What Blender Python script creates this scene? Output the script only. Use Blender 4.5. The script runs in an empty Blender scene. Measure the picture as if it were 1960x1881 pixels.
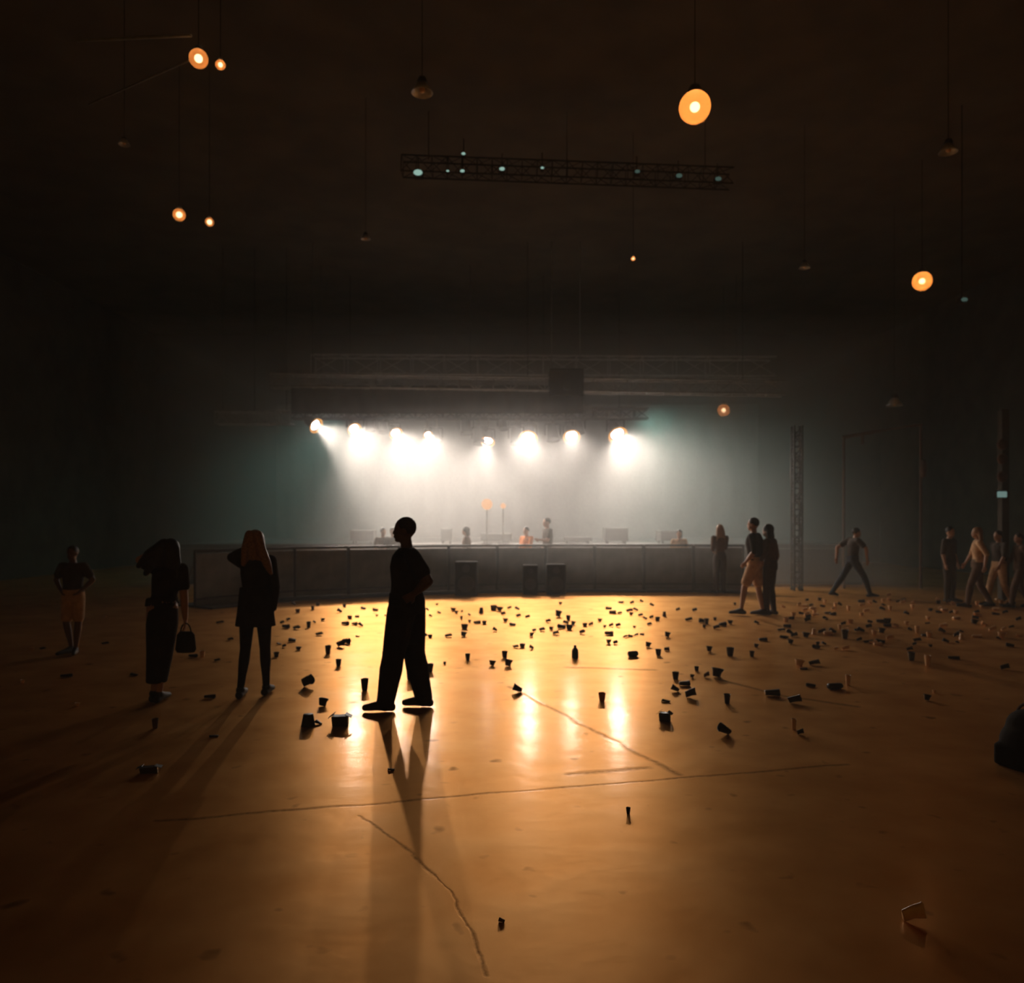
import bpy, bmesh, math, random
from mathutils import Vector, Matrix, noise
C = bpy.context
sc = C.scene
PI = math.pi
R = math.radians

# ------------------------------------------------------------------ camera
FPX, CX, HY, EYE = 1500.0, 980.0, 997.0, 1.75      # focal length in px, principal column, horizon row, eye height
cam_data = bpy.data.cameras.new('camera')
cam = bpy.data.objects.new('camera', cam_data)
sc.collection.objects.link(cam)
cam.location = (0, 0, EYE)
cam.rotation_euler = (PI / 2, 0, 0)
cam_data.sensor_fit = 'HORIZONTAL'
cam_data.sensor_width = 36
cam_data.lens = FPX / 1960 * 36
cam_data.shift_y = (HY - 940.5) / 1960
cam_data.clip_end = 200
cam_data.dof.use_dof = True
cam_data.dof.focus_distance = 3.6
cam_data.dof.aperture_fstop = 2.3
sc.camera = cam

# ------------------------------------------------------------------ world, exposure
sc.view_settings.view_transform = 'Standard'
sc.view_settings.look = 'None'
sc.view_settings.exposure = 0.0
sc.view_settings.gamma = 1.0
sc.cycles.use_denoising = True
sc.cycles.max_bounces = 4
sc.cycles.adaptive_threshold = 0.2
sc.cycles.adaptive_min_samples = 16
sc.cycles.volume_bounces = 1
sc.cycles.transparent_max_bounces = 16
sc.cycles.sample_clamp_indirect = 3.0
world = bpy.data.worlds.new('night')
sc.world = world
world.use_nodes = True
bg = world.node_tree.nodes['Background']
bg.inputs[0].default_value = (1.0, 0.50, 0.10, 1)
bg.inputs[1].default_value = 0.055

def P(px, py, d):
    """the point of the place seen at photo pixel (px, py) at depth d"""
    return Vector(((px - CX) / FPX * d, d, EYE - (py - HY) / FPX * d))
def F(px, py):
    """the floor point seen at photo pixel (px, py)"""
    d = EYE * FPX / (py - HY)
    return Vector(((px - CX) / FPX * d, d, 0))

# ------------------------------------------------------------------ stage beams
BEAMS = [  # px, py, aim, watts, half angle
    (598, 810, (0.80, -0.48, -0.50), 3300, 30),
    (675, 817, (0.48, -0.70, -0.55), 2200, 37),
    (755, 825, (0.42, -0.70, -0.58), 1600, 39),
    (818, 829, (0.26, -0.74, -0.62), 1200, 40),
    (935, 838, (-0.14, -0.62, -0.78), 1100, 42),
    (1012, 832, (-0.08, -0.78, -0.62), 1600, 50),
    (1093, 828, (0.04, -0.70, -0.70), 800, 50),
    (1178, 824, (0.22, -0.68, -0.66), 2700, 47)]
BEAM_D = 24.0
BEAM_W = 0.58
def add_light(kind, name, loc, energy, color, aim=None, size=0.05, angle=None, blend=0.5):
    l = bpy.data.lights.new(name, kind)
    l.energy = energy; l.color = color
    o = bpy.data.objects.new(name, l); sc.collection.objects.link(o)
    o.location = loc
    if aim is not None:
        o.rotation_euler = Vector(aim).to_track_quat('-Z', 'Y').to_euler()
    if kind == 'SPOT':
        l.spot_size = R(angle * 2); l.spot_blend = blend; l.shadow_soft_size = size
    elif kind == 'POINT':
        l.shadow_soft_size = size
    return o
for px, py, aim, w, ha in BEAMS:
    a = Vector(aim).normalized()
    add_light('SPOT', 'stage_beam', P(px, py, BEAM_D) + a * 0.22, w * BEAM_W, (1.0, 0.86, 0.74), aim, 0.10, ha, 0.7)
# two added green fill spots without fixtures, tinting haze near the truss ends
for px, py, w, aim in ((640, 800, 260, (-0.3, 0.1, -0.9)), (1235, 790, 420, (0.4, 0.0, -0.9))):
    add_light('SPOT', 'added_green_fill', P(px, py, 25.5), w, (0.42, 0.95, 0.80), aim, 0.6, 75, 1.0)

# ------------------------------------------------------------------ helpers
def link(o):
    sc.collection.objects.link(o); return o
def tag(o, label=None, cat=None, group=None, kind=None):
    if label: o['label'] = label
    if cat: o['category'] = cat
    if group: o['group'] = group
    if kind: o['kind'] = kind
    return o
def obj(name, me, mat=None, parent=None, loc=None, smooth=None):
    if isinstance(me, bmesh.types.BMesh):
        bm = me; me = bpy.data.meshes.new(name); bm.normal_update(); bm.to_mesh(me); bm.free()
    if mat is not None and not me.materials: me.materials.append(mat)
    if smooth:
        for p in me.polygons: p.use_smooth = True
    o = bpy.data.objects.new(name, me); link(o)
    if parent is not None: o.parent = parent
    if loc is not None: o.location = loc
    return o
def empty(name, loc, rz=0, label=None, cat=None, group=None):
    o = bpy.data.objects.new(name, None); link(o)
    o.location = loc; o.rotation_euler = (0, 0, rz); o.empty_display_size = 0.2
    return tag(o, label, cat, group)
def copy_tree(o, parent=None):
    c = o.copy(); link(c); c.parent = parent
    for ch in list(o.children): copy_tree(ch, c)
    return c
def box(bm, c, s, rot=None, bevel=0):
    m = Matrix.Translation(c) @ (rot.to_matrix().to_4x4() if rot else Matrix.Identity(4)) @ Matrix.Diagonal((s[0], s[1], s[2], 1))
    r = bmesh.ops.create_cube(bm, size=1, matrix=m)
    if bevel:
        es = list({e for v in r['verts'] for e in v.link_edges})
        bmesh.ops.bevel(bm, geom=es, offset=bevel, segments=2, affect='EDGES', profile=0.5)
    return bm
def cyl(bm, a, b, r1, r2=None, seg=12, caps=True):
    a, b = Vector(a), Vector(b); d = b - a; L = d.length
    if L < 1e-6: return bm
    m = Matrix.Translation((a + b) / 2) @ d.to_track_quat('Z', 'Y').to_matrix().to_4x4()
    bmesh.ops.create_cone(bm, cap_ends=caps, segments=seg, radius1=r1, radius2=r1 if r2 is None else r2, depth=L, matrix=m)
    return bm
def ball(bm, c, r, seg=14, rot=None):
    if not hasattr(r, '__len__'): r = (r, r, r)
    m = Matrix.Translation(c) @ (rot.to_4x4() if rot else Matrix.Identity(4)) @ Matrix.Diagonal((r[0], r[1], r[2], 1))
    bmesh.ops.create_uvsphere(bm, u_segments=seg, v_segments=max(6, seg * 2 // 3), radius=1, matrix=m)
    return bm
def chain(bm, pts, rad, seg=14):
    for p, r in zip(pts, rad): ball(bm, p, r, seg)
    for i in range(len(pts) - 1): cyl(bm, pts[i], pts[i + 1], rad[i], rad[i + 1], seg)
    return bm
def lathe(bm, prof, seg=20, m=None):
    rings = []
    for r, z in prof:
        if r < 1e-5: rings.append([bm.verts.new((0, 0, z))])
        else: rings.append([bm.verts.new((r * math.cos(2 * PI * k / seg), r * math.sin(2 * PI * k / seg), z)) for k in range(seg)])
    new = [v for g in rings for v in g]
    for a, b in zip(rings, rings[1:]):
        for k in range(seg):
            k2 = (k + 1) % seg
            if len(a) == 1 and len(b) == 1: continue
            if len(a) == 1: bm.faces.new((a[0], b[k2], b[k]))
            elif len(b) == 1: bm.faces.new((a[k], a[k2], b[0]))
            else: bm.faces.new((a[k], a[k2], b[k2], b[k]))
    if m is not None: bmesh.ops.transform(bm, matrix=m, verts=new)
    return new
def loft(bm, rings, seg=24):
    """rings: (centre, half width vector, half depth vector), closed at both ends"""
    rr = []
    for c, u, v in rings:
        c, u, v = Vector(c), Vector(u), Vector(v)
        rr.append([bm.verts.new(c + u * math.cos(2 * PI * k / seg) + v * math.sin(2 * PI * k / seg)) for k in range(seg)])
    for a, b in zip(rr, rr[1:]):
        for k in range(seg):
            bm.faces.new((a[k], a[(k + 1) % seg], b[(k + 1) % seg], b[k]))
    bm.faces.new(list(reversed(rr[0]))); bm.faces.new(rr[-1])
    return bm
def fuse(bm, voxel, smooth=3):
    """turn overlapping closed shapes into one continuous surface"""
    bmesh.ops.recalc_face_normals(bm, faces=bm.faces)
    me = bpy.data.meshes.new('fuse'); bm.to_mesh(me); bm.free()
    o = bpy.data.objects.new('fuse', me); link(o)
    m = o.modifiers.new('r', 'REMESH'); m.mode = 'VOXEL'; m.voxel_size = voxel; m.use_smooth_shade = True
    s = o.modifiers.new('s', 'SMOOTH'); s.factor = 0.5; s.iterations = smooth
    dg = C.evaluated_depsgraph_get()
    out = bpy.data.meshes.new_from_object(o.evaluated_get(dg))
    bpy.data.objects.remove(o); bpy.data.meshes.remove(me)
    for p in out.polygons: p.use_smooth = True
    return out

# ------------------------------------------------------------------ materials
def mat(name, col, rough=0.7, metal=0.0, var=0.15, scale=12.0, bump=0.0, spec=0.5, emit=None, estr=0.0):
    m = bpy.data.materials.new(name); m.use_nodes = True
    nt = m.node_tree; n = nt.nodes; b = n['Principled BSDF']
    b.inputs['Roughness'].default_value = rough
    b.inputs['Metallic'].default_value = metal
    b.inputs['Specular IOR Level'].default_value = spec
    tc = n.new('ShaderNodeTexCoord'); no = n.new('ShaderNodeTexNoise')
    no.inputs['Scale'].default_value = scale; no.inputs['Detail'].default_value = 4
    nt.links.new(tc.outputs['Object'], no.inputs['Vector'])
    r = n.new('ShaderNodeValToRGB')
    r.color_ramp.elements[0].color = (*[c * (1 - var) for c in col], 1)
    r.color_ramp.elements[1].color = (*[min(1, c * (1 + var)) for c in col], 1)
    r.color_ramp.elements[0].position = 0.35; r.color_ramp.elements[1].position = 0.65
    nt.links.new(no.outputs['Fac'], r.inputs['Fac'])
    nt.links.new(r.outputs['Color'], b.inputs['Base Color'])
    if bump:
        bp = n.new('ShaderNodeBump'); bp.inputs['Strength'].default_value = bump
        bp.inputs['Distance'].default_value = 0.02
        nt.links.new(no.outputs['Fac'], bp.inputs['Height']); nt.links.new(bp.outputs['Normal'], b.inputs['Normal'])
    if emit:
        b.inputs['Emission Color'].default_value = (*emit, 1); b.inputs['Emission Strength'].default_value = estr
    return m
def emis(name, col, s):
    m = bpy.data.materials.new(name); m.use_nodes = True
    nt = m.node_tree; nt.nodes.clear()
    e = nt.nodes.new('ShaderNodeEmission'); e.inputs[0].default_value = (*col, 1); e.inputs[1].default_value = s
    o = nt.nodes.new('ShaderNodeOutputMaterial'); nt.links.new(e.outputs[0], o.inputs['Surface'])
    return m
def haze_mat(name, dens, col, g):
    m = bpy.data.materials.new(name); m.use_nodes = True
    nt = m.node_tree; nt.nodes.clear()
    v = nt.nodes.new('ShaderNodeVolumeScatter')
    v.inputs['Color'].default_value = (*col, 1); v.inputs['Density'].default_value = dens
    v.inputs['Anisotropy'].default_value = g
    o = nt.nodes.new('ShaderNodeOutputMaterial'); nt.links.new(v.outputs[0], o.inputs['Volume'])
    return m

M = {}
M['black'] = mat('matte_black', (0.020, 0.015, 0.010), 0.95, spec=0.12)
M['wall'] = mat('dark_painted_wall', (0.06, 0.05, 0.038), 0.9, var=0.25, scale=1.5, bump=0.2)
M['ceil'] = mat('dark_ceiling', (0.08, 0.06, 0.04), 0.95, var=0.2, scale=1.0)
M['steel'] = mat('dull_steel', (0.30, 0.29, 0.27), 0.45, 0.7)
M['alu'] = mat('truss_aluminium', (0.42, 0.41, 0.39), 0.45, 0.6)
M['darksteel'] = mat('black_steel', (0.035, 0.032, 0.028), 0.5, 0.3)
M['panel'] = mat('barrier_panel', (0.13, 0.12, 0.10), 0.6, 0.2, var=0.25, scale=3)
M['cloth_dark'] = mat('black_drape', (0.05, 0.045, 0.036), 0.95)
M['backcloth'] = mat('pale_backcloth', (0.34, 0.34, 0.31), 0.95)
M['case'] = mat('case_board', (0.05, 0.05, 0.045), 0.6)
M['deck'] = mat('stage_deck', (0.06, 0.055, 0.05), 0.6)
M['skin'] = mat('skin', (0.42, 0.23, 0.14), 0.55, var=0.06)
M['skin_dark'] = mat('dark_skin', (0.12, 0.06, 0.035), 0.55, var=0.06)
M['hair_dark'] = mat('dark_hair', (0.018, 0.012, 0.008), 0.6, var=0.4, scale=60)
M['hair_fair'] = mat('fair_hair', (0.30, 0.16, 0.07), 0.5, var=0.3, scale=60)
M['f_black'] = mat('black_cotton', (0.028, 0.020, 0.014), 0.95, spec=0.12)
M['f_dark'] = mat('dark_cotton', (0.05, 0.036, 0.026), 0.95)
M['f_brown'] = mat('brown_cotton', (0.10, 0.055, 0.03), 0.95)
M['f_tan'] = mat('tan_cotton', (0.52, 0.32, 0.17), 0.95)
M['f_orange'] = mat('orange_cotton', (0.75, 0.25, 0.07), 0.9)
M['f_denim'] = mat('dark_denim', (0.03, 0.035, 0.045), 0.95)
M['rubber'] = mat('shoe_rubber', (0.02, 0.018, 0.015), 0.7)
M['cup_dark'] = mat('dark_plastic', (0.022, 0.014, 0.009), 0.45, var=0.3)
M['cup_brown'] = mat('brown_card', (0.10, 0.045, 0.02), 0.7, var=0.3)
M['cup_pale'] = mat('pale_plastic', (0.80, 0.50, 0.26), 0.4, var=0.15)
M['paper'] = mat('white_paper', (0.85, 0.85, 0.80), 0.8, var=0.05)
M['lens'] = emis('stage_lens_glow', (1.0, 0.90, 0.92), 30.0)
M['lens_dim'] = emis('stage_lens_dim', (1.0, 0.36, 0.05), 0.62)
M['bulb'] = emis('bulb_glow', (1.0, 0.84, 0.66), 4.0)
M['led'] = emis('pale_green_led', (0.50, 0.80, 0.68), 0.55)
M['led_dim'] = emis('faint_green_led', (0.45, 0.75, 0.62), 0.10)
M['amber_glow'] = emis('added_amber_glow', (1.0, 0.45, 0.10), 1.4)

def halo_shell_mat(name, col, tr, tl):
    m = bpy.data.materials.new(name); m.use_nodes = True
    nt = m.node_tree; nt.nodes.clear(); n = nt.nodes
    a = n.new('ShaderNodeBsdfTranslucent'); a.inputs[0].default_value = (*col, 1)
    t = n.new('ShaderNodeBsdfTransparent'); t.inputs[0].default_value = (*tl, 1)
    mx = n.new('ShaderNodeMixShader'); mx.inputs[0].default_value = tr
    o = n.new('ShaderNodeOutputMaterial')
    nt.links.new(a.outputs[0], mx.inputs[1]); nt.links.new(t.outputs[0], mx.inputs[2]); nt.links.new(mx.outputs[0], o.inputs['Surface'])
    return m
M['globe'] = halo_shell_mat('amber_halo_shell', (0.72, 0.31, 0.10), 0.60, (1.0, 0.74, 0.50))

# ------------------------------------------------------------------ the floor
def floor_material():
    m = bpy.data.materials.new('sealed_concrete'); m.use_nodes = True
    nt = m.node_tree; n = nt.nodes; L = nt.links; n.clear()
    out = n.new('ShaderNodeOutputMaterial')
    geo = n.new('ShaderNodeNewGeometry')
    def math_(op, a, b=None, c=None, clamp=False):
        x = n.new('ShaderNodeMath'); x.operation = op; x.use_clamp = clamp
        for i, v in enumerate((a, b, c)):
            if v is None: continue
            if isinstance(v, (int, float)): x.inputs[i].default_value = v
            else: L.new(v, x.inputs[i])
        return x.outputs[0]
    def noise_(scale, detail=4, rough=0.5, vec=None):
        x = n.new('ShaderNodeTexNoise'); x.inputs['Scale'].default_value = scale
        x.inputs['Detail'].default_value = detail; x.inputs['Roughness'].default_value = rough
        L.new(vec if vec is not None else geo.outputs['Position'], x.inputs['Vector'])
        return x.outputs['Fac']
    wob = noise_(3.5, 5, 0.6)
    sep = n.new('ShaderNodeSeparateXYZ'); L.new(geo.outputs['Position'], sep.inputs[0])
    wob2 = noise_(1.7, 3)
    wx = math_('MULTIPLY_ADD', wob, 0.10, math_('ADD', sep.outputs[0], -0.05))
    wy = math_('MULTIPLY_ADD', wob2, 0.10, math_('ADD', sep.outputs[1], -0.05))
    def seg(a, b, w, x=wx, y=wy):
        a, b = F(*a), F(*b); d = b - a; l2 = d.x * d.x + d.y * d.y
        ax = math_('SUBTRACT', x, a.x); ay = math_('SUBTRACT', y, a.y)
        t = math_('DIVIDE', math_('ADD', math_('MULTIPLY', ax, d.x), math_('MULTIPLY', ay, d.y)), l2, clamp=True)
        ex = math_('SUBTRACT', ax, math_('MULTIPLY', t, d.x)); ey = math_('SUBTRACT', ay, math_('MULTIPLY', t, d.y))
        dist = math_('SQRT', math_('ADD', math_('MULTIPLY', ex, ex), math_('MULTIPLY', ey, ey)))
        return math_('SUBTRACT', 1.0, math_('DIVIDE', dist, w), clamp=True)
    segs = [((300, 1572), (1100, 1506), 0.028), ((1100, 1506), (1620, 1462), 0.026),
            ((975, 1314), (1300, 1483), 0.040), ((1375, 1300), (1500, 1332), 0.05), ((1500, 1332), (1640, 1352), 0.05),
            ((690, 1560), (770, 1618), 0.016), ((770, 1618), (835, 1672), 0.018), ((835, 1672), (862, 1705), 0.010), ((862, 1705), (900, 1790), 0.012), ((900, 1790), (932, 1868), 0.016),
            ((1090, 1482), (1240, 1470), 0.05), ((1085, 1277), (1250, 1282), 0.07)]
    acc = None
    for a, b, w in segs:
        s = seg(a, b, w)
        acc = s if acc is None else math_('MAXIMUM', acc, s)
    grit = noise_(26, 6, 0.7)
    crack = math_('MULTIPLY', acc, math_('MULTIPLY_ADD', grit, 1.6, -0.2), clamp=True)
    # oily spots and worn patches
    big = noise_(0.55, 5, 0.6); mid = noise_(2.2, 3, 0.5); fine = noise_(60, 3, 0.6)
    spots = math_('MULTIPLY', math_('SUBTRACT', noise_(5.5, 2, 0.4), 0.68, clamp=True), 9.0, clamp=True)
    wear = math_('MULTIPLY_ADD', mid, 0.55, math_('MULTIPLY_ADD', big, 0.6, -0.1), clamp=True)
    ramp = n.new('ShaderNodeValToRGB')
    ramp.color_ramp.elements[0].color = (0.34, 0.15, 0.045, 1); ramp.color_ramp.elements[0].position = 0.25
    ramp.color_ramp.elements[1].color = (0.58, 0.27, 0.09, 1); ramp.color_ramp.elements[1].position = 0.75
    L.new(wear, ramp.inputs['Fac'])
    dark = math_('MAXIMUM', crack, math_('MULTIPLY', spots, 0.6))
    mx = n.new('ShaderNodeMixRGB'); mx.inputs[2].default_value = (0.045, 0.02, 0.009, 1)
    L.new(dark, mx.inputs[0]); L.new(ramp.outputs[0], mx.inputs[1])
    dif = n.new('ShaderNodeBsdfDiffuse'); L.new(mx.outputs[0], dif.inputs[0])
    gl = n.new('ShaderNodeBsdfAnisotropic'); gl.distribution = 'GGX'
    gramp = n.new('ShaderNodeValToRGB')
    gramp.color_ramp.elements[0].color = (0.80, 0.36, 0.105, 1); gramp.color_ramp.elements[0].position = 0.25
    gramp.color_ramp.elements[1].color = (1.0, 0.52, 0.18, 1); gramp.color_ramp.elements[1].position = 0.75
    L.new(wear, gramp.inputs['Fac'])
    gm = n.new('ShaderNodeMixRGB'); gm.inputs[2].default_value = (0.12, 0.05, 0.02, 1)
    L.new(dark, gm.inputs[0]); L.new(gramp.outputs[0], gm.inputs[1]); gw = n.new('ShaderNodeMixRGB'); gw.inputs[1].default_value = (1.0, 0.86, 0.78, 1); gw.inputs[2].default_value = (0.2, 0.1, 0.05, 1); L.new(dark, gw.inputs[0]); L.new(gw.outputs[0], gl.inputs['Color'])
    rough = math_('MULTIPLY_ADD', mid, 0.10, math_('MULTIPLY_ADD', big, 0.06, FLOOR_ROUGH - 0.08))
    L.new(rough, gl.inputs['Roughness'])
    bump = n.new('ShaderNodeBump'); bump.inputs['Strength'].default_value = 0.45; bump.inputs['Distance'].default_value = 0.012
    hgt = math_('SUBTRACT', math_('MULTIPLY_ADD', fine, 0.05, math_('MULTIPLY_ADD', mid, 0.8, 0)), math_('MULTIPLY', acc, 0.12))
    L.new(hgt, bump.inputs['Height'])
    L.new(bump.outputs[0], gl.inputs['Normal']); L.new(bump.outputs[0], dif.inputs['Normal'])
    gl2 = n.new('ShaderNodeBsdfAnisotropic'); gl2.distribution = 'GGX'
    L.new(gm.outputs[0], gl2.inputs['Color']); L.new(math_('ADD', rough, 0.25), gl2.inputs['Roughness']); L.new(bump.outputs[0], gl2.inputs['Normal'])
    m2 = n.new('ShaderNodeMixShader'); m2.inputs[0].default_value = 0.94
    L.new(gl.outputs[0], m2.inputs[1]); L.new(gl2.outputs[0], m2.inputs[2])
    ms = n.new('ShaderNodeMixShader'); ms.inputs[0].default_value = FLOOR_GLOSS
    L.new(dif.outputs[0], ms.inputs[1]); L.new(m2.outputs[0], ms.inputs[2]); L.new(ms.outputs[0], out.inputs['Surface'])
    return m
FLOOR_ROUGH, FLOOR_GLOSS = 0.17, 0.74
XL, XR, YB, YF, ZC = -15.0, 15.5, 33.0, -3.0, 9.6
bm = bmesh.new(); box(bm, ((XL + XR) / 2, (YB + YF) / 2, -0.15), (XR - XL + 1, YB - YF + 1, 0.3))
tag(obj('floor', bm, floor_material()), kind='structure')
bm = bmesh.new(); box(bm, ((XL + XR) / 2, (YB + YF) / 2, ZC + 0.1), (XR - XL + 0.6, YB - YF, 0.2))
tag(obj('ceiling', bm, M['ceil']), kind='structure')
bm = bmesh.new(); box(bm, (XL - 0.15, (YB + YF) / 2, ZC / 2), (0.3, YB - YF, ZC))
tag(obj('wall_left', bm, M['wall']), kind='structure')
bm = bmesh.new(); box(bm, (XR + 0.15, (YB + YF) / 2, ZC / 2), (0.3, YB - YF, ZC))
tag(obj('wall_right', bm, M['wall']), kind='structure')
bm = bmesh.new(); box(bm, ((XL + XR) / 2, YB + 0.15, ZC / 2), (XR - XL + 0.6, 0.3, ZC))
tag(obj('wall_back', bm, M['wall']), kind='structure')

# ------------------------------------------------------------------ haze
bm = bmesh.new(); box(bm, ((XL + XR) / 2, (YB + YF) / 2, ZC / 2), (XR - XL - 0.04, YB - YF - 0.04, ZC - 0.04))
h1 = obj('hall_haze', bm, haze_mat('thin_haze', 0.0035, (0.9, 0.95, 0.93), 0.35))
tag(h1, 'thin smoky haze filling the dark hall around everyone', 'haze', kind='stuff')
bm = bmesh.new(); box(bm, (0.2, 24.5, 3.4), (19.5, 11.8, 6.6))
h2 = obj('stage_haze', bm, haze_mat('stage_haze', 0.075, (0.95, 0.96, 0.93), 0.3))
tag(h2, 'dense white haze glowing under the row of stage lights', 'haze', kind='stuff')

# ------------------------------------------------------------------ stage
SY = 21.6
def add_stage():
    t = empty('stage', (0, SY, 0), 0, 'wide black stage platform behind the crowd barriers, filled with bright haze', 'stage')
    bm = bmesh.new(); box(bm, (0.2, 4.6, 1.05), (19.0, 9.0, 0.12)); obj('deck', bm, M['deck'], t)
    bm = bmesh.new(); box(bm, (0.2, 0.12, 0.49), (19.0, 0.05, 0.98)); obj('front_skirt', bm, M['cloth_dark'], t)
    return t
add_stage()
def drape(name, x0, x1, y, z0, z1, m, label, folds=9, depth=0.08, cat='curtain', rz=0):
    bm = bmesh.new(); n = folds * 8; row = []
    for k in range(n + 1):
        u = k / n; x = x0 + (x1 - x0) * u; dy = depth * math.sin(u * folds * 2 * PI) + 0.03 * math.sin(u * 31)
        row.append([bm.verts.new((x, y + dy, z0)), bm.verts.new((x, y + dy * 0.7, z1))])
    for a, b in zip(row, row[1:]): bm.faces.new((a[0], b[0], b[1], a[1]))
    r = bmesh.ops.solidify(bm, geom=list(bm.faces), thickness=0.012)
    return tag(obj(name, bm, m, smooth=True), label, cat)
drape('backcloth', -9.2, 9.6, 30.6, 1.1, 6.3, M['backcloth'], 'pale cloth hanging across the back of the hazy stage', 22, 0.10)
drape('border_curtain', -6.2, 2.0, 22.0, 4.76, 5.56, M['cloth_dark'], 'black border curtain hanging above the row of stage lights', 16, 0.05)

def truss(p0, p1, w, label, bays, m='alu', group=None, rad=0.028, hang=True):
    p0, p1 = Vector(p0), Vector(p1); d = (p1 - p0); L = d.length; u = d.normalized()
    t = empty('lighting_truss', p0, 0, label, 'truss', group)
    up = Vector((0, 0, 1)) if abs(u.z) < 0.9 else Vector((0, 1, 0))
    s = u.cross(up).normalized()
    up = s.cross(u).normalized()
    cs = [s * a * w / 2 + up * b * w / 2 for a, b in ((1, 1), (-1, 1), (-1, -1), (1, -1))]
    for c in cs:
        bm = bmesh.new(); cyl(bm, c, c + d, rad); obj('chord', bm, M[m], t)
    bm = bmesh.new()
    for k in range(bays):
        a, b = d * (k / bays), d * ((k + 1) / bays)
        for i in range(4):
            c1, c2 = cs[i], cs[(i + 1) % 4]
            if k % 2: c1, c2 = c2, c1
            cyl(bm, c1 + a, c2 + b, rad * 0.5, seg=6)
            cyl(bm, cs[i] + a, cs[(i + 1) % 4] + a, rad * 0.5, seg=6)
    obj('lattice', bm, M[m], t)
    if abs(u.z) < 0.9 and hang:
        for f in (0.08, 0.5, 0.92):
            bm = bmesh.new(); cyl(bm, d * f + Vector((0, 0, w / 2)), d * f + Vector((0, 0, ZC - (p0 + d * f).z - 0.01)), 0.008, seg=6); obj('hanger', bm, M['black'], t)
    return t
truss(P(520, 729, 22.0), P(1500, 744, 22.0), 0.36, 'front lighting truss running above the black border curtain', 30)
truss(P(560, 792, 24.0), P(1240, 792, 24.0), 0.30, 'lower truss that carries the bright row of stage lights', 26, 'darksteel')
truss(P(600, 700, 25.0), P(1480, 704, 25.0), 0.60, 'deep roof truss faintly lit above the stage, highest of the trusses', 14)
truss(P(1525, 1135, 19.8), P(1525, 815, 19.8), 0.20, 'upright truss tower standing to the right of the stage haze', 16, 'darksteel')
truss(P(415, 800, 22.5), P(560, 800, 22.5), 0.34, 'short truss stub reaching left from the end stage light', 6)
truss(P(770, 318, 15.0), P(1400, 342, 15.0), 0.30, 'dark truss high over the hall dotted with tiny green lights', 22, 'black', rad=0.014)

# hanging box in the middle of the truss
def hanging_box():
    c = P(1083, 735, 22.0)
    t = empty('projector_housing', c, 0, 'boxy dark unit hanging under the middle of the front truss', 'projector')
    bm = bmesh.new(); box(bm, (0, 0, 0), (0.95, 0.7, 0.75), bevel=0.03); obj('housing', bm, M['black'], t)
    bm = bmesh.new(); cyl(bm, (0.0, -0.34, -0.12), (0, -0.48, -0.12), 0.12); obj('lens', bm, M['darksteel'], t)
    for sx in (-0.4, 0.4):
        bm = bmesh.new(); cyl(bm, (sx, 0, 0.36), (sx, 0, ZC - c.z - 0.01), 0.012); obj('hanger', bm, M['steel'], t)
hanging_box()

# ---- stage lights
def stage_light(px, py, aim, lit, label, s=1.0, group='stage lights hanging in a row'):
    c = P(px, py, BEAM_D)
    t = empty('stage_light', c, 0, label, 'stage light', group)
    a = Vector(aim).normalized(); q = a.to_track_quat('Z', 'Y').to_matrix().to_4x4()
    bm = bmesh.new()
    lathe(bm, [(0, -0.34), (0.09, -0.33), (0.13, -0.24), (0.155, -0.05), (0.175, 0.12), (0.19, 0.17), (0.17, 0.17), (0.15, 0.10), (0, 0.08)], 20, q @ Matrix.Scale(s, 4))
    obj('housing', bm, M['darksteel'], t, smooth=True)
    bm = bmesh.new()
    lathe(bm, [(0, 0.145), (0.10, 0.14), (0.15, 0.125), (0.0, 0.11)], 20, q @ Matrix.Scale(s, 4))
    obj('lens', bm, M['lens'] if lit else M['black'], t, smooth=True)
    if lit:  # added emissive ring imitates the orange glow on the lamp housing
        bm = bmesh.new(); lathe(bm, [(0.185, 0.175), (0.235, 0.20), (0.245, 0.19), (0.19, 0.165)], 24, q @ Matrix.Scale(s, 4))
        obj('added_glow_ring', bm, M['amber_glow'], t, smooth=True)
    top = 0.62 * s
    bm = bmesh.new()
    for sx in (-1, 1):
        cyl(bm, (sx * 0.21 * s, 0, -0.02), (sx * 0.21 * s, 0, 0.30 * s), 0.018)
    cyl(bm, (-0.21 * s, 0, 0.30 * s), (0.21 * s, 0, 0.30 * s), 0.018)
    obj('yoke', bm, M['darksteel'], t)
    bm = bmesh.new(); cyl(bm, (0, 0, 0.30 * s), (0, 0, max(0.34 * s, P(px, 800, BEAM_D).z - c.z - 0.0)), 0.03); obj('clamp', bm, M['steel'], t)
    return t
lit_labels = ['lit stage light at the far left end of the row', 'second lit stage light from the left end of the row',
    'third lit stage light from the left end of the row', 'small lit stage light, fourth from the left end of the row',
    'lit stage light just right of the dark middle gap, tilted down', 'large lit stage light shining straight ahead, third from the right end',
    'lit stage light next to the last one at the right end', 'largest brightest stage light at the far right end of the row']
sizes = [1.0, 0.9, 0.85, 0.6, 0.9, 1.2, 1.1, 1.25]
for (px, py, aim, w, ha), lb, s in zip(BEAMS, lit_labels, sizes):
    stage_light(px, py, aim, True, lb, s)
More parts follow.
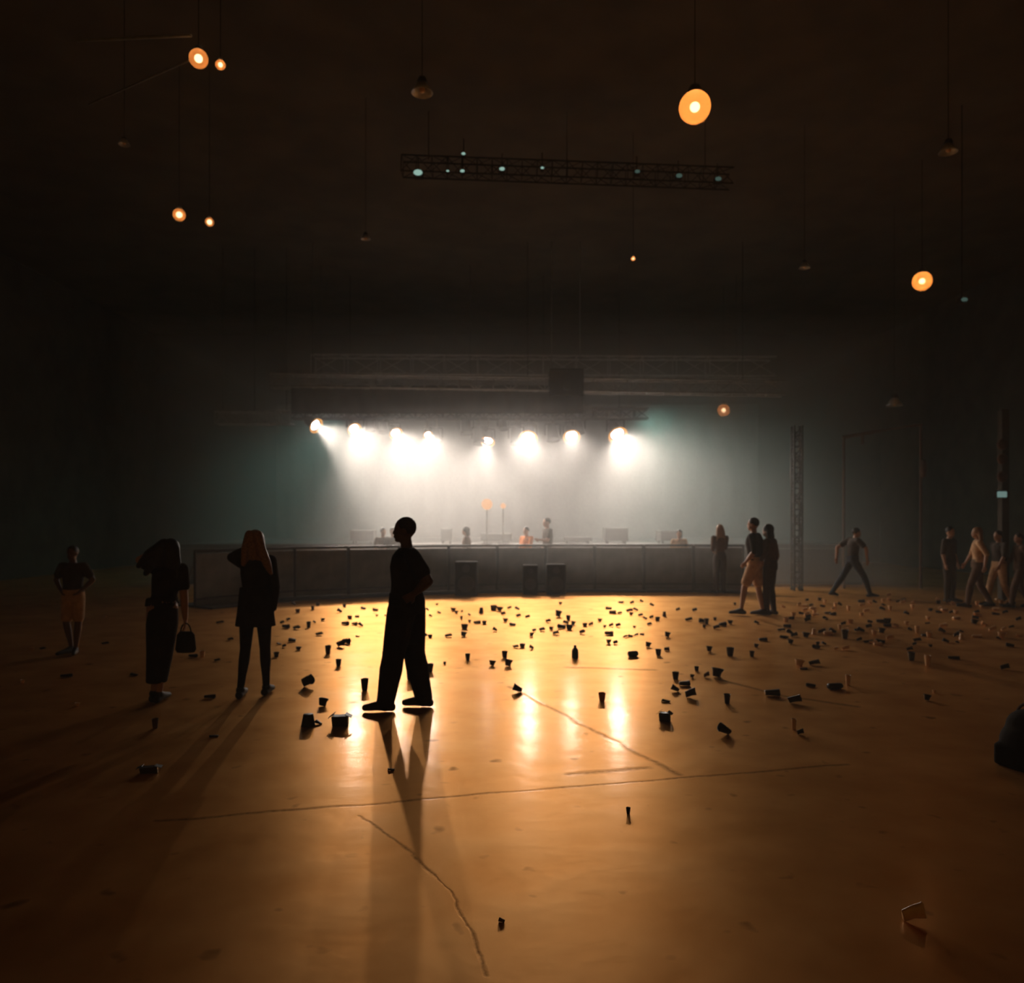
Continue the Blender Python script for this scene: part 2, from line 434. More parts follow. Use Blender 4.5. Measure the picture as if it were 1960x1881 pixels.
for px, py, s, lb in ((708, 815, 0.9, 'unlit stage light hanging between the second and third lit ones'),
                      (734, 820, 0.8, 'unlit stage light hanging just left of the third lit one'),
                      (835, 836, 0.9, 'unlit stage light hanging just right of the small lit one'),
                      (893, 820, 1.0, 'unlit stage light hanging in the dark middle gap of the row'),
                      (918, 838, 1.1, 'unlit stage light hanging against the left side of the fifth lit one'),
                      (963, 814, 0.8, 'short unlit stage light hanging halfway between two bright lamps'),
                      (988, 838, 1.1, 'unlit stage light hanging left of the large forward-shining one'),
                      (1058, 832, 1.1, 'unlit stage light hanging between the two large lit ones'),
                      (1108, 820, 0.9, 'unlit stage light touching the right side of the seventh lit one')):
    stage_light(px, py, (0.1, -0.3, -1.0), False, lb, s)

# amber lamps glowing deep in the haze
for px, py, r, lb in ((932, 965, 0.16, 'larger amber lamp glowing through the haze at mid stage'),
                      (963, 968, 0.08, 'smaller amber lamp glowing through the haze at mid stage')):
    c = P(px, py, 22.0)
    t = empty('floor_lamp', (c.x, c.y, 1.11), 0, lb, 'lamp', 'amber lamps in the haze')
    bm = bmesh.new(); cyl(bm, (0, 0, 0), (0, 0, 0.03), 0.16); obj('base', bm, M['darksteel'], t)
    bm = bmesh.new(); cyl(bm, (0, 0, 0.03), (0, 0, c.z - 1.11), 0.02); obj('pole', bm, M['darksteel'], t)
    bm = bmesh.new(); ball(bm, (0, 0, c.z - 1.11), r); obj('bulb', bm, M['lens_dim'], t, smooth=True)

# ------------------------------------------------------------------ crowd barriers
def make_barrier():
    t = empty('crowd_barrier', (0, 0, 0))
    bm = bmesh.new(); box(bm, (0, 0, 0.56), (1.16, 0.02, 1.04), bevel=0.004); obj('panel', bm, M['panel'], t)
    bm = bmesh.new()
    for sx in (-1, 1): cyl(bm, (sx * 0.60, 0, 0.02), (sx * 0.60, 0, 1.14), 0.026)
    cyl(bm, (-0.60, 0, 1.14), (0.60, 0, 1.14), 0.03); cyl(bm, (-0.6, 0, 0.17), (0.6, 0, 0.17), 0.02)
    obj('frame', bm, M['darksteel'], t)
    bm = bmesh.new(); box(bm, (0, -0.28, 0.02), (1.20, 0.60, 0.035)); box(bm, (0, 0.35, 0.02), (1.2, 0.6, 0.035)); obj('base_plate', bm, M['darksteel'], t)
    for sx in (-1, 1):
        bm = bmesh.new(); cyl(bm, (sx * 0.56, 0.0, 1.0), (sx * 0.56, 0.60, 0.05), 0.02); obj('brace', bm, M['steel'], t)
    return t
path = [(360, 15.5), (530, 17.3), (700, 18.2), (900, 19.2), (1100, 19.5), (1300, 19.4), (1510, 19.1)]
pts = [Vector(((px - CX) / FPX * d, d + 0.3, 0)) for px, d in path]
proto = make_barrier(); first = True; pos = pts[0].copy(); si = 0; done = 0.0
seg_l = [(b - a).length for a, b in zip(pts, pts[1:])]; total = sum(seg_l)
def at(s):
    for a, b, l in zip(pts, pts[1:], seg_l):
        if s <= l: return a + (b - a) * (s / l), math.atan2((b - a).y, (b - a).x)
        s -= l
    return pts[-1], 0
nb = int(total / 1.235)
for k in range(nb):
    p0, _ = at(k * 1.235); p1, _ = at((k + 1) * 1.235)
    o = proto if first else copy_tree(proto); first = False
    o.location = (p0 + p1) / 2; o.rotation_euler.z = math.atan2((p1 - p0).y, (p1 - p0).x)
    n_th = ['leftmost', 'second', 'third', 'fourth', 'fifth', 'sixth', 'seventh', 'eighth', 'ninth', 'tenth', 'eleventh', 'twelfth', 'thirteenth', 'fourteenth'][k]
    lb = 'steel crowd barrier panel at the right end of the line before the stage' if k == nb - 1 else \
        'steel crowd barrier panel at the left end of the line before the stage' if k == 0 else \
        'steel crowd barrier panel before the stage, %s from the left end of the line' % n_th
    tag(o, lb, 'barrier', 'crowd barriers along the front of the stage')

# ------------------------------------------------------------------ gear on the stage and in the pit
def flight_case(loc, s, rz, label, m='case', wheels=True):
    t = empty('flight_case', loc, rz, label, 'case', None)
    z = 0.08 if wheels else 0
    bm = bmesh.new(); box(bm, (0, 0, z + s[2] * 0.36), (s[0], s[1], s[2] * 0.72), bevel=0.01); obj('body', bm, M[m], t)
    bm = bmesh.new(); box(bm, (0, 0, z + s[2] * 0.865), (s[0], s[1], s[2] * 0.26), bevel=0.01); obj('lid', bm, M[m], t)
    bm = bmesh.new()
    for sx in (-1, 1):
        for sy in (-1, 1): box(bm, (sx * s[0] / 2, sy * s[1] / 2, z + s[2] * 0.5), (0.03, 0.03, s[2]))
    box(bm, (0, -s[1] / 2, z + s[2] * 0.73), (s[0], 0.015, 0.025))
    obj('edging', bm, M['darksteel'], t)
    if wheels:
        for sx in (-1, 1):
            for sy in (-1, 1):
                bm = bmesh.new(); cyl(bm, (sx * s[0] * 0.4 - 0.02, sy * s[1] * 0.38, 0.04), (sx * s[0] * 0.4 + 0.02, sy * s[1] * 0.38, 0.04), 0.04); obj('wheel', bm, M['rubber'], t)
    return t
DZ = 1.11
def on_deck(px, d): return Vector(((px - CX) / FPX * d, d, DZ))
def in_pit(px, d): return Vector(((px - CX) / FPX * d, d, 0))
flight_case(on_deck(696, 22.3), (0.62, 0.5, 0.30), 0, 'wide dark equipment case on the stage edge left of the standing man')
flight_case(on_deck(855, 22.4), (0.26, 0.3, 0.34), 0, 'small upright case on the stage just right of the standing man')
flight_case(on_deck(950, 22.6), (0.85, 0.5, 0.20), 0, 'low flat case on the stage left of the crew member in orange')
flight_case(on_deck(1105, 22.5), (0.75, 0.6, 0.10), 0, 'thin flat case on the stage right of the tallest crew member')
flight_case(on_deck(1178, 22.4), (0.62, 0.5, 0.36), 0, 'dark square case on the stage beneath the brightest stage light')
flight_case(on_deck(1280, 22.6), (0.60, 0.5, 0.28), R(8), 'dark case near the right end of the stage edge')
def speaker(loc, s, label, rz=0):
    t = empty('speaker_cabinet', loc, rz, label, 'speaker')
    bm = bmesh.new(); box(bm, (0, 0, s[2] / 2), s, bevel=0.02); obj('cabinet', bm, M['black'], t)
    bm = bmesh.new(); cyl(bm, (0, -s[1] / 2 - 0.012, s[2] * 0.35), (0, -s[1] / 2 + 0.01, s[2] * 0.35), s[0] * 0.38, seg=24); obj('woofer', bm, M['darksteel'], t)
    bm = bmesh.new(); cyl(bm, (0, -s[1] / 2 - 0.012, s[2] * 0.8), (0, -s[1] / 2 + 0.01, s[2] * 0.8), s[0] * 0.18, seg=20); obj('tweeter', bm, M['darksteel'], t)
speaker(in_pit(893, 18.5), (0.52, 0.42, 0.80), 'black speaker cabinet standing before the barrier, just right of the standing man')
speaker(in_pit(1015, 18.8), (0.36, 0.36, 0.70), 'black speaker cabinet before the barrier, below the crew member in orange')
speaker(in_pit(1064, 18.8), (0.46, 0.40, 0.72), 'black speaker cabinet before the barrier, below the tallest crew member')

# ------------------------------------------------------------------ ceiling lamps
def pendant(px, py, d, r, lit, label, watts=60, group=None, bulb_r=0.05):
    c = P(px, py, d)
    t = empty('pendant_lamp', c, 0, label, 'lamp', group)
    bm = bmesh.new(); cyl(bm, (0, 0, r * 0.9), (0, 0, ZC - c.z - 0.02), 0.005, seg=8); obj('cord', bm, M['black'], t)
    bm = bmesh.new(); lathe(bm, [(0, r * 1.35), (r * 0.35, r * 1.32), (r * 0.5, r * 0.92), (r * 0.46, r * 0.86), (0, r * 0.88)], 20); obj('cap', bm, M['darksteel'], t, smooth=True)
    if lit:
        bm = bmesh.new(); ball(bm, (0, 0, 0), r, 28); obj('halo_globe', bm, M['globe'], t, smooth=True)  # added translucent shell stands in for the soft halo around the bulb
        bm = bmesh.new(); ball(bm, (0, 0, 0.0), bulb_r, 16); obj('bulb', bm, M['bulb'], t, smooth=True)
        L = add_light('POINT', 'pendant_light', (0, 0, 0), watts * 0.19, (1.0, 0.60, 0.28), size=bulb_r * 1.3)
        L.parent = t
    else:
        bm = bmesh.new(); lathe(bm, [(0.02, r * 0.95), (r * 0.4, r * 0.8), (r * 1.0, -0.1 * r), (r * 0.97, -0.12 * r), (r * 0.38, r * 0.74), (0.02, r * 0.9)], 24)
        obj('shade', bm, M['alu'], t, smooth=True)
        bm = bmesh.new(); ball(bm, (0, 0, 0.2 * r), r * 0.3, 14); obj('bulb', bm, M['cup_pale'], t, smooth=True)
    return t
pendant(1330, 205, 10.0, 0.20, True, 'large glowing haloed amber lamp high over the right of the hall', 140, bulb_r=0.062)
pendant(1765, 538, 17.0, 0.20, True, 'glowing haloed amber lamp high on the right, over the walking group', 140, bulb_r=0.06)
pendant(1385, 785, 26.0, 0.20, True, 'distant haloed amber lamp over the right end of the stage', 30, bulb_r=0.07)
pendant(380, 112, 9.0, 0.105, True, 'larger of the two haloed amber lamps in the upper left pair', 22, bulb_r=0.045)
pendant(422, 124, 9.0, 0.055, True, 'smaller of the two haloed amber lamps in the upper left pair', 8, bulb_r=0.025)
pendant(343, 411, 13.5, 0.105, True, 'larger of the two haloed amber lamps in the lower left pair', 22, bulb_r=0.05)
pendant(401, 425, 13.5, 0.072, True, 'smaller of the two haloed amber lamps in the lower left pair', 10, bulb_r=0.04)
pendant(1212, 495, 15.8, 0.045, True, 'tiny haloed amber lamp hanging over the middle of the hall', 5, bulb_r=0.02)
pendant(1712, 775, 19.5, 0.20, False, 'unlit lamp shade glowing faintly rusty at the right, above the pipe frame', 0)
pendant(808, 176, 10.0, 0.14, False, 'unlit lamp shade hanging high, left of the hall centre', 0)
pendant(1815, 290, 10.5, 0.12, False, 'unlit lamp shade hanging at the upper right, beyond the large lit lamp', 0)
pendant(1540, 512, 15.5, 0.11, False, 'unlit lamp shade hanging between the two glowing lamps on the right', 0)
pendant(700, 457, 14.5, 0.09, False, 'unlit lamp shade hanging left of centre above the stage truss', 0)
pendant(238, 276, 11.0, 0.08, False, 'unlit lamp shade hanging at the far upper left', 0)
# pipe catching the lamp light
bm = bmesh.new(); cyl(bm, P(150, 78, 9.6), P(366, 68, 9.0), 0.016, 0.016); tag(obj('ceiling_pipe', bm, M['alu']), 'thin level pipe catching lamplight above the upper left lamp pair', 'pipe')
bm = bmesh.new(); cyl(bm, P(170, 200, 9.8), P(362, 116, 9.1), 0.010); tag(obj('ceiling_pipe', bm, M['steel']), 'thin sloping pipe running down left from the upper left lamp pair', 'pipe')
# tiny green lights on the high truss
leds = [(800, 330, 0.085, 1, 'widest of the tiny green lights, at the left end of the high truss'),
        (857, 327, 0.028, 1, 'tiny green light just right of the widest one on the high truss'),
        (885, 327, 0.042, 1, 'tiny green light directly below the one raised above the high truss'),
        (887, 294, 0.038, 1, 'tiny green light raised above the rest of the high truss'),
        (961, 323, 0.052, 1, 'round green light at the middle of the high truss, right of the raised one'),
        (1038, 321, 0.032, 1, 'tiny green light, last of the bright ones towards the right of the high truss'),
        (1220, 328, 0.05, 0, 'very faint green light nearest the middle on the high truss'),
        (1300, 336, 0.06, 0, 'very faint green light, middle one of the faint three on the high truss'),
        (1375, 342, 0.06, 0, 'very faint green light at the right end of the high truss'),
        (1846, 573, 0.06, 0, 'very faint green light just below right of the amber lamp on the right')]
for px, py, r, on, lb in leds:
    c = P(px, py, 14.7)
    t = empty('indicator_light', c, 0, lb, 'light', 'tiny green lights overhead')
    bm = bmesh.new(); ball(bm, (0, 0, 0), (r * 1.0, r * 0.6, r * 0.62), 12); obj('lens', bm, M['led'] if on else M['led_dim'], t, smooth=True)
    bm = bmesh.new(); box(bm, (0, r * 0.6 + 0.05, 0), (r * 2, 0.12, r * 1.6), bevel=0.008); obj('housing', bm, M['black'], t)
    bm = bmesh.new(); cyl(bm, (0, 0.08, 0), (0, 0.08, (ZC - c.z - 0.01) if px == 1846 else 0.32), 0.01, seg=6); obj('bracket', bm, M['black'], t)

# ------------------------------------------------------------------ right side frame, fittings
def pipe_frame():
    d = 20.3; t = empty('pipe_frame', (P(1615, 900, d).x, d, 0), 0, 'rusty steel pipe frame standing in the dark at the right of the stage', 'frame')
    def q(px, py): v = P(px, py, d); return v - t.location
    z0 = Vector((0, 0, 0))
    for a, nm in (((1615, 836), 'post'), ((1762, 812), 'post')):
        v = q(*a); bm = bmesh.new(); cyl(bm, (v.x, 0, 0), v, 0.035); obj(nm, bm, M['rust'], t)
    bm = bmesh.new(); cyl(bm, q(1612, 837), q(1682, 825), 0.045); cyl(bm, q(1682, 825), q(1765, 812), 0.03); obj('top_rail', bm, M['rust'], t)
    bm = bmesh.new(); cyl(bm, q(1651, 830), q(1651, 850), 0.04); obj('stub', bm, M['rust'], t)
M['rust'] = mat('rusty_steel', (0.09, 0.04, 0.02), 0.8)
pipe_frame()
bm = bmesh.new(); lathe(bm, [(0, 0.24), (0.07, 0.22), (0.09, 0.0), (0.06, -0.2), (0, -0.24)], 16)
tag(obj('hanging_buoy', bm, M['rust'], loc=P(1767, 897, 20.18), smooth=True), 'rust-coloured oblong fitting fixed to the outer post of the pipe frame', 'fitting')
bpy.data.objects['hanging_buoy'].name = 'post_fitting'
for py, lb in ((850, 'top one of the three rusty round wall fittings at the far right'), (878, 'middle one of the three rusty round wall fittings at the far right'), (912, 'bottom one of the three rusty round wall fittings at the far right')):
    c = P(1920, py, 17.05)
    bm = bmesh.new(); lathe(bm, [(0, 0.02), (0.10, 0.02), (0.12, -0.03), (0.08, -0.08), (0, -0.10)], 20, Matrix.Rotation(PI / 2, 4, 'X'))
    tag(obj('wall_fitting', bm, M['rust'], loc=c, smooth=True), lb, 'fitting', 'rusty fittings on the far right post')
bm = bmesh.new(); box(bm, (0, 0, 0), (0.16, 0.16, 4.2)); tag(obj('pillar', bm, M['wall'], loc=(P(1920, 900, 17.2).x, 17.19, 2.1)), 'dark square pillar at the far right behind the walking group', 'pillar')
t = empty('exit_light', P(1918, 946, 17.0), 0, 'small pale green emergency light at the far right below the rusty fittings', 'light')
bm = bmesh.new(); box(bm, (0, 0, 0), (0.21, 0.03, 0.13), bevel=0.02); obj('lit_panel', bm, emis('exit_glow', (0.35, 0.55, 0.50), 0.35), t)
bm = bmesh.new(); box(bm, (0, 0.06, 0), (0.25, 0.09, 0.17), bevel=0.01); obj('housing', bm, M['black'], t)

# ------------------------------------------------------------------ people
def limb_rings(p, r): return p, r
def hand(bm, wrist, tip, palm_n, s=1.0, curl=0.35):
    """palm, four unequal fingers and a thumb; tip gives where the fingers point, palm_n the palm's facing"""
    w = Vector(wrist); d = (Vector(tip) - w).normalized(); n_ = Vector(palm_n); n_ = (n_ - d * n_.dot(d)).normalized(); sd = d.cross(n_).normalized()
    for k in (-1.5, -0.5, 0.5, 1.5):
        chain(bm, [w + d * 0.015 * s + sd * k * 0.011 * s, w + d * 0.085 * s + sd * k * 0.019 * s], [0.014 * s, 0.0125 * s], 8)
    for k, ln in ((-1.5, 0.062), (-0.5, 0.076), (0.5, 0.082), (1.5, 0.072)):
        b = w + d * 0.085 * s + sd * k * 0.021 * s
        m_ = b + (d * math.cos(curl) + n_ * math.sin(curl)) * ln * 0.5 * s
        e = m_ + (d * math.cos(curl * 2.1) + n_ * math.sin(curl * 2.1)) * ln * 0.5 * s
        chain(bm, [b, m_, e], [0.0098 * s, 0.009 * s, 0.0078 * s], 8)
    b = w + d * 0.03 * s + sd * 0.028 * s
    chain(bm, [b, b + (d * 0.6 + sd * 0.7 + n_ * 0.3).normalized() * 0.035 * s, b + (d * 0.9 + sd * 0.55 + n_ * 0.5).normalized() * 0.066 * s], [0.0145 * s, 0.011 * s, 0.009 * s], 8)

STAND = dict(pelvis=(0, 0, .95), waist=(0, 0, 1.10), chest=(0, 0, 1.30), neck=(0, 0, 1.475), head=(.025, 0, 1.635),
    shL=(0, .175, 1.42), shR=(0, -.175, 1.42), elL=(-.02, .23, 1.14), elR=(-.02, -.23, 1.14), wrL=(.05, .25, .90), wrR=(.05, -.25, .90),
    hipL=(0, .085, .92), hipR=(0, -.085, .92), knL=(.02, .095, .50), knR=(.02, -.095, .50), anL=(0, .10, .085), anR=(0, -.10, .085),
    toeL=(.19, .12, .03), toeR=(.19, -.12, .03))
def person(loc, yaw, H, pose, wear, label, vox=0.012, female=False, hair=None, hair_m='hair_dark', skin='skin', bulk=1.0, leg_r=1.0, group=None, extra=None, tz=0):
    s = H / 1.75
    J = {k: Vector(v) for k, v in {**STAND, **pose}.items()}
    t = empty('person', loc, yaw, label, 'person', group)
    def sc_(bm): bmesh.ops.scale(bm, vec=(s, s, s), verts=bm.verts); return bm
    fw = Vector((1, 0, 0)); lt = (J['shL'] - J['shR']); lt.z = 0; lt = lt.normalized(); fd = Vector((lt.y, -lt.x, 0))
    hipw = (J['hipL'] - J['hipR']).normalized(); hf = Vector((hipw.y, -hipw.x, 0)).normalized()
    b = bulk; wy = 0.86 if female else 1.0
    def torso(bm, e, low=-0.04, high=True):
        rings = [(J['pelvis'] + Vector((0, 0, low)), hipw * (.150 * b + e), hf * (.110 * b + e)),
                 (J['pelvis'] + Vector((0, 0, .05)), hipw * (.165 * b + e), hf * (.118 * b + e)),
                 (J['waist'], (hipw + lt).normalized() * (.135 * b * wy + e), (hf + fd).normalized() * (.105 * b * wy + e)),
                 ((J['waist'] + J['chest']) / 2, lt * (.148 * b * wy + e), fd * (.110 * b + e)),
                 (J['chest'], lt * (.165 * b * wy + e), fd * (.122 * b + e)),
                 (J['chest'].lerp(J['neck'], 0.55), lt * (.160 * b * wy + e), fd * (.105 * b + e)),
                 (J['chest'].lerp(J['neck'], 0.85), lt * (.105 * b * wy + e), fd * (.075 * b + e)),
                 (J['neck'] + Vector((0, 0, .005)), lt * (.055 + e), fd * (.055 + e))]
        loft(bm, rings)
    def arm(bm, S, e, k=2.0, rr=(.058, .050, .042, .036, .027)):
        sh, el, wr = J['sh' + S], J['el' + S], J['wr' + S]
        pts = [J['chest'].lerp(J['neck'], 0.6) * 0.55 + sh * 0.45, sh, sh.lerp(el, .5), el, el.lerp(wr, .35), wr]
        rad = [.055 * b + e, rr[0] * b + e, rr[1] * b + e, rr[2] * b + e, .041 * b + e, rr[4] + e]
        n = {0.5: 3, 1: 4, 2: 6, 0.9: 4}[k]
        if k == 0.5:
            pts = pts[:3]; rad = rad[:3]; rad[2] += 0.008; pts[2] = sh.lerp(el, .62)
        elif k == 1: pts = pts[:4]; rad = rad[:4]
        chain(bm, pts, rad)
    def leg(bm, S, e, frac=1.0, flare=0.0):
        hp, kn, an = J['hip' + S], J['kn' + S], J['an' + S]
        pts = [hp, hp.lerp(kn, .45), kn, kn.lerp(an, .30), kn.lerp(an, .7), an]
        rad = [.088 * b + e, .076 * leg_r + e, .056 * leg_r + e, .056 * leg_r + e, .040 * leg_r + e, .033 + e]
        if frac < 1.0:
            pts = [hp, hp.lerp(kn, .45), hp.lerp(kn, .78)]; rad = rad[:3]; rad[2] += flare + .008; rad[1] += flare * .6
        else:
            rad = [r + flare * i / 5 for i, r in enumerate(rad)]
        chain(bm, pts, rad)
    # body
    bm = bmesh.new()
    torso(bm, 0)
    h = J['head']; nk = J['neck']
    chain(bm, [nk - Vector((0, 0, .03)), nk.lerp(h, .55)], [.056, .052])
    hd = Vector(pose.get('look', (1, 0, 0))).normalized(); hs = Vector((-hd.y, hd.x, 0)).normalized()
    rot = Matrix((hd, hs, hd.cross(hs))).transposed()
    def hp_(f, l, z): return h + hd * f + hs * l + Vector((0, 0, z))
    ball(bm, hp_(-.008, 0, .02), (.098, .076, .100), 20, rot)
    ball(bm, hp_(.028, 0, -.045), (.062, .058, .070), 16, rot)
    ball(bm, hp_(.062, 0, -.088), (.028, .032, .024), 12, rot)
    chain(bm, [hp_(.084, 0, .012), hp_(.096, 0, -.026)], [.010, .015], 8)
    ball(bm, hp_(.090, 0, -.060), (.012, .024, .011), 10, rot)
    for q in (-1, 1):
        ball(bm, hp_(-.005, q * .076, -.012), (.020, .009, .032), 10, rot)
        ball(bm, hp_(.078, q * .030, .002), (.012, .014, .009), 8, rot)
        ball(bm, hp_(.080, q * .030, .022), (.012, .022, .008), 8, rot)
    for S in 'LR':
        arm(bm, S, 0); leg(bm, S, 0)
        wr, el = J['wr' + S], J['el' + S]; dd = (wr - el).normalized()
        hand(bm, wr, J['tip' + S] if 'tip' + S in J else wr + dd, J['palm' + S] if 'palm' + S in J else Vector((0, -1 if S == 'L' else 1, 0)))
        an, toe = J['an' + S], J['toe' + S]
        chain(bm, [an, an * 0.3 + toe * 0.7, toe], [.035, .03, .022])
    obj('body', fuse(sc_(bm), vox * s, 2), M[skin], t)
    # clothes
    top = wear.get('top')
    if top:
        bm = bmesh.new(); torso(bm, .014, low=wear.get('hem', -0.03))
        for S in 'LR': arm(bm, S, .012, wear.get('sleeve', 0.5))
        obj(wear.get('top_name', 'shirt'), fuse(sc_(bm), max(vox, 0.012) * s, 3), M[top], t)
    if wear.get('legs'):
        bm = bmesh.new()
        loft(bm, [(J['pelvis'] + Vector((0, 0, -.07)), hipw * (.150 * b + .016), hf * (.115 * b + .018)),
                  (J['pelvis'] + Vector((0, 0, .04)), hipw * (.168 * b + .012), hf * (.122 * b + .014)),
                  (J['pelvis'].lerp(J['waist'], .8), hipw * (.150 * b * wy + .010), hf * (.112 * b + .010))])
        for S in 'LR': leg(bm, S, wear.get('loose', .016), wear.get('frac', 1.0), wear.get('flare', 0.01))
        if wear.get('crotch'):
            zc = wear['crotch']
            chain(bm, [J['pelvis'] + Vector((0, 0, -.05)), (J['hipL'].lerp(J['knL'], zc) + J['hipR'].lerp(J['knR'], zc)) / 2], [.10, .055])
        obj('shorts' if wear.get('frac', 1.0) < 1 else 'trousers', fuse(sc_(bm), max(vox, 0.012) * s, 3), M[wear['legs']], t)
    if wear.get('skirt'):
        nm, mm, zs = wear['skirt']      # rings: z, half width, half depth, x shift
        bm = bmesh.new(); loft(bm, [(Vector((cx_, cy_, z)), hipw * a, hf * d_) for z, a, d_, cx_, cy_ in zs])
        obj(nm, fuse(sc_(bm), 0.014 * s, 3), M[mm], t)
    for S in 'LR':
        an, toe = J['an' + S], J['toe' + S]; d_ = (toe - an); d_.z = 0; d_ = d_.normalized()
        gz = toe.z - .03
        bm = bmesh.new()
        heel = an - d_ * .055; heel.z = an.z - .055
        chain(bm, [heel + Vector((0, 0, .012)), an * .5 + toe * .5 + Vector((0, 0, -.005)), toe + d_ * .035 + Vector((0, 0, .008))], [.040, .044, .030])
        chain(bm, [an + Vector((0, 0, .0)), an * .6 + toe * .4], [.046, .040])
        obj('shoe', fuse(sc_(bm), max(vox, 0.01) * s, 2), M[wear.get('shoe', 'rubber')], t)
    if hair:
        bm = bmesh.new()
        if hair == 'short':
            ball(bm, hp_(-.018, 0, .034), (.100, .082, .096), 20, rot)
        elif hair == 'crop':
            ball(bm, hp_(-.016, 0, .028), (.098, .080, .098), 20, rot)
        elif hair in ('long', 'bob'):
            ball(bm, hp_(-.018, 0, .030), (.106, .090, .102), 20, rot)
            L_ = .30 if hair == 'long' else .14
            for q in (-1, -.5, 0, .5, 1):
                chain(bm, [hp_(-.04 - .03 * (1 - abs(q)), q * .06, .02), hp_(-.06 - .03 * (1 - abs(q)), q * .085, -.12), hp_(-.075, q * .10, -L_)], [.045, .042, .022], 10)
        if extra and 'hair' in extra:
            for pts, rad in extra['hair']: chain(bm, [Vector(p) for p in pts], rad, 10)
        obj('hair', fuse(sc_(bm), max(vox, .01) * s, 2), M[hair_m], t)
    return t

# 1 the standing man in profile
person(F(775, 1357), PI, 1.76, dict(
    pelvis=(-.02, 0, .96), waist=(-.01, 0, 1.12), chest=(-.02, 0, 1.32), neck=(-.02, 0, 1.49), head=(.005, 0, 1.655),
    shL=(-.09, .17, 1.41), elL=(-.235, .21, 1.20), wrL=(-.115, .20, 1.09), tipL=(0.02, .19, 1.00), palmL=(0, -1, 0),
    shR=(.03, -.17, 1.41), elR=(-.02, -.22, 1.14), wrR=(.06, -.16, .97),
    hipL=(.02, .085, .92), knL=(.095, .09, .50), anL=(.165, .09, .085), toeL=(.315, .10, .03),
    hipR=(-.05, -.085, .92), knR=(-.075, -.09, .50), anR=(-.165, -.09, .085), toeR=(-.02, -.10, .03)),
    dict(top='f_black', hem=-.03, sleeve=0.5, legs='f_black', loose=.030, flare=.020, crotch=.62), 'man in dark t-shirt and baggy trousers standing in profile on the lit floor',
    vox=0.008, hair='crop', skin='skin_dark', bulk=1.17, leg_r=1.15)
# 2 woman with long fair hair and mid-thigh coat
person(F(489, 1332), PI / 2, 1.66, dict(
    head=(.02, 0, 1.625), shL=(0, .155, 1.42), shR=(0, -.155, 1.42), elL=(.04, .26, 1.46), wrL=(.08, .09, 1.56), tipL=(.04, .0, 1.70), palmL=(-1, 0, 0),
    elR=(0.02, -.20, 1.15), wrR=(.05, -.17, .92), anL=(-.10, .125, .085), toeL=(.08, .14, .03), knL=(0, .105, .50), anR=(.06, -.095, .085), toeR=(.22, -.10, .03)),
    dict(top='f_black', top_name='coat', hem=-.06, sleeve=2, skirt=('coat_skirt', 'f_black', [(.74, .215, .14, 0, 0), (.80, .205, .135, 0, 0), (.95, .185, .13, 0, 0), (1.15, .165, .12, 0, 0)]), legs='f_black', loose=.004, flare=0),
    'woman with long fair hair and mid-thigh dark coat, hand raised to her head', vox=0.010, female=True, hair='long', hair_m='hair_fair',
    extra={'hair': [([(-.07, -.05, 1.70), (-.10, -.09, 1.56), (-.12, -.16, 1.40), (-.12, -.20, 1.30)], [.05, .05, .045, .02]),
                    ([(-.07, .04, 1.70), (-.10, .07, 1.56), (-.10, .09, 1.40)], [.05, .045, .03])]}, leg_r=.95)
# 3 woman with bag, arm lifted to the hair
person(F(305, 1342), PI / 2, 1.60, dict(
    pelvis=(0, -.03, .95), waist=(0, -.05, 1.10), chest=(0, -.08, 1.30), neck=(0, -.10, 1.46), head=(.02, -.12, 1.60),
    shL=(0, .06, 1.42), elL=(.02, .22, 1.50), wrL=(.05, .06, 1.60), tipL=(.0, -.05, 1.68), palmL=(-1, 0, 0),
    shR=(0, -.24, 1.40), elR=(-.02, -.27, 1.13), wrR=(0, -.275, .88), tipR=(0, -.28, .7), hipL=(0, .05, .92), hipR=(0, -.10, .92), knL=(.02, .03, .50), knR=(-.02, -.05, .50),
    anL=(.0, .06, .085), anR=(-.05, -.02, .085), toeL=(.16, .09, .03), toeR=(.12, -.03, .03)),
    dict(top='f_black', top_name='crop_top', hem=.15, sleeve=.5, skirt=('long_skirt', 'f_black', [(.20, .105, .11, 0, .03), (.50, .135, .12, 0, -.005), (.82, .165, .135, 0, -.03), (.98, .155, .125, 0, -.04), (1.06, .13, .11, 0, -.05)])),
    'woman in long narrow dark skirt holding a bag, other arm lifted to her hair', vox=0.010, female=True, hair='long',
    extra={'hair': [([(-.02, -.06, 1.66), (-.04, .08, 1.55), (-.04, .20, 1.44)], [.07, .07, .03]), ([(-.04, -.04, 1.60), (-.05, .06, 1.45), (-.05, .12, 1.36)], [.06, .06, .03])]}, leg_r=.9)
w3 = F(305, 1342)
t = empty('handbag', (w3.x + .265, w3.y - 0.02, .48), 0, 'dark handbag hanging from the hand of the woman in the long skirt', 'bag')
bm = bmesh.new(); loft(bm, [((0, 0, 0), (.085, 0, 0), (0, .05, 0)), ((0, 0, .03), (.10, 0, 0), (0, .06, 0)), ((0, 0, .17), (.085, 0, 0), (0, .045, 0)), ((0, 0, .20), (.06, 0, 0), (0, .02, 0))]); obj('pouch', bm, M['f_black'], t, smooth=True)
bm = bmesh.new()
for k in range(8):
    a, b2 = PI * k / 8, PI * (k + 1) / 8
    cyl(bm, (.05 * math.cos(a), 0, .19 + .09 * math.sin(a)), (.05 * math.cos(b2), 0, .19 + .09 * math.sin(b2)), .007, seg=6)
obj('strap', bm, M['f_black'], t)
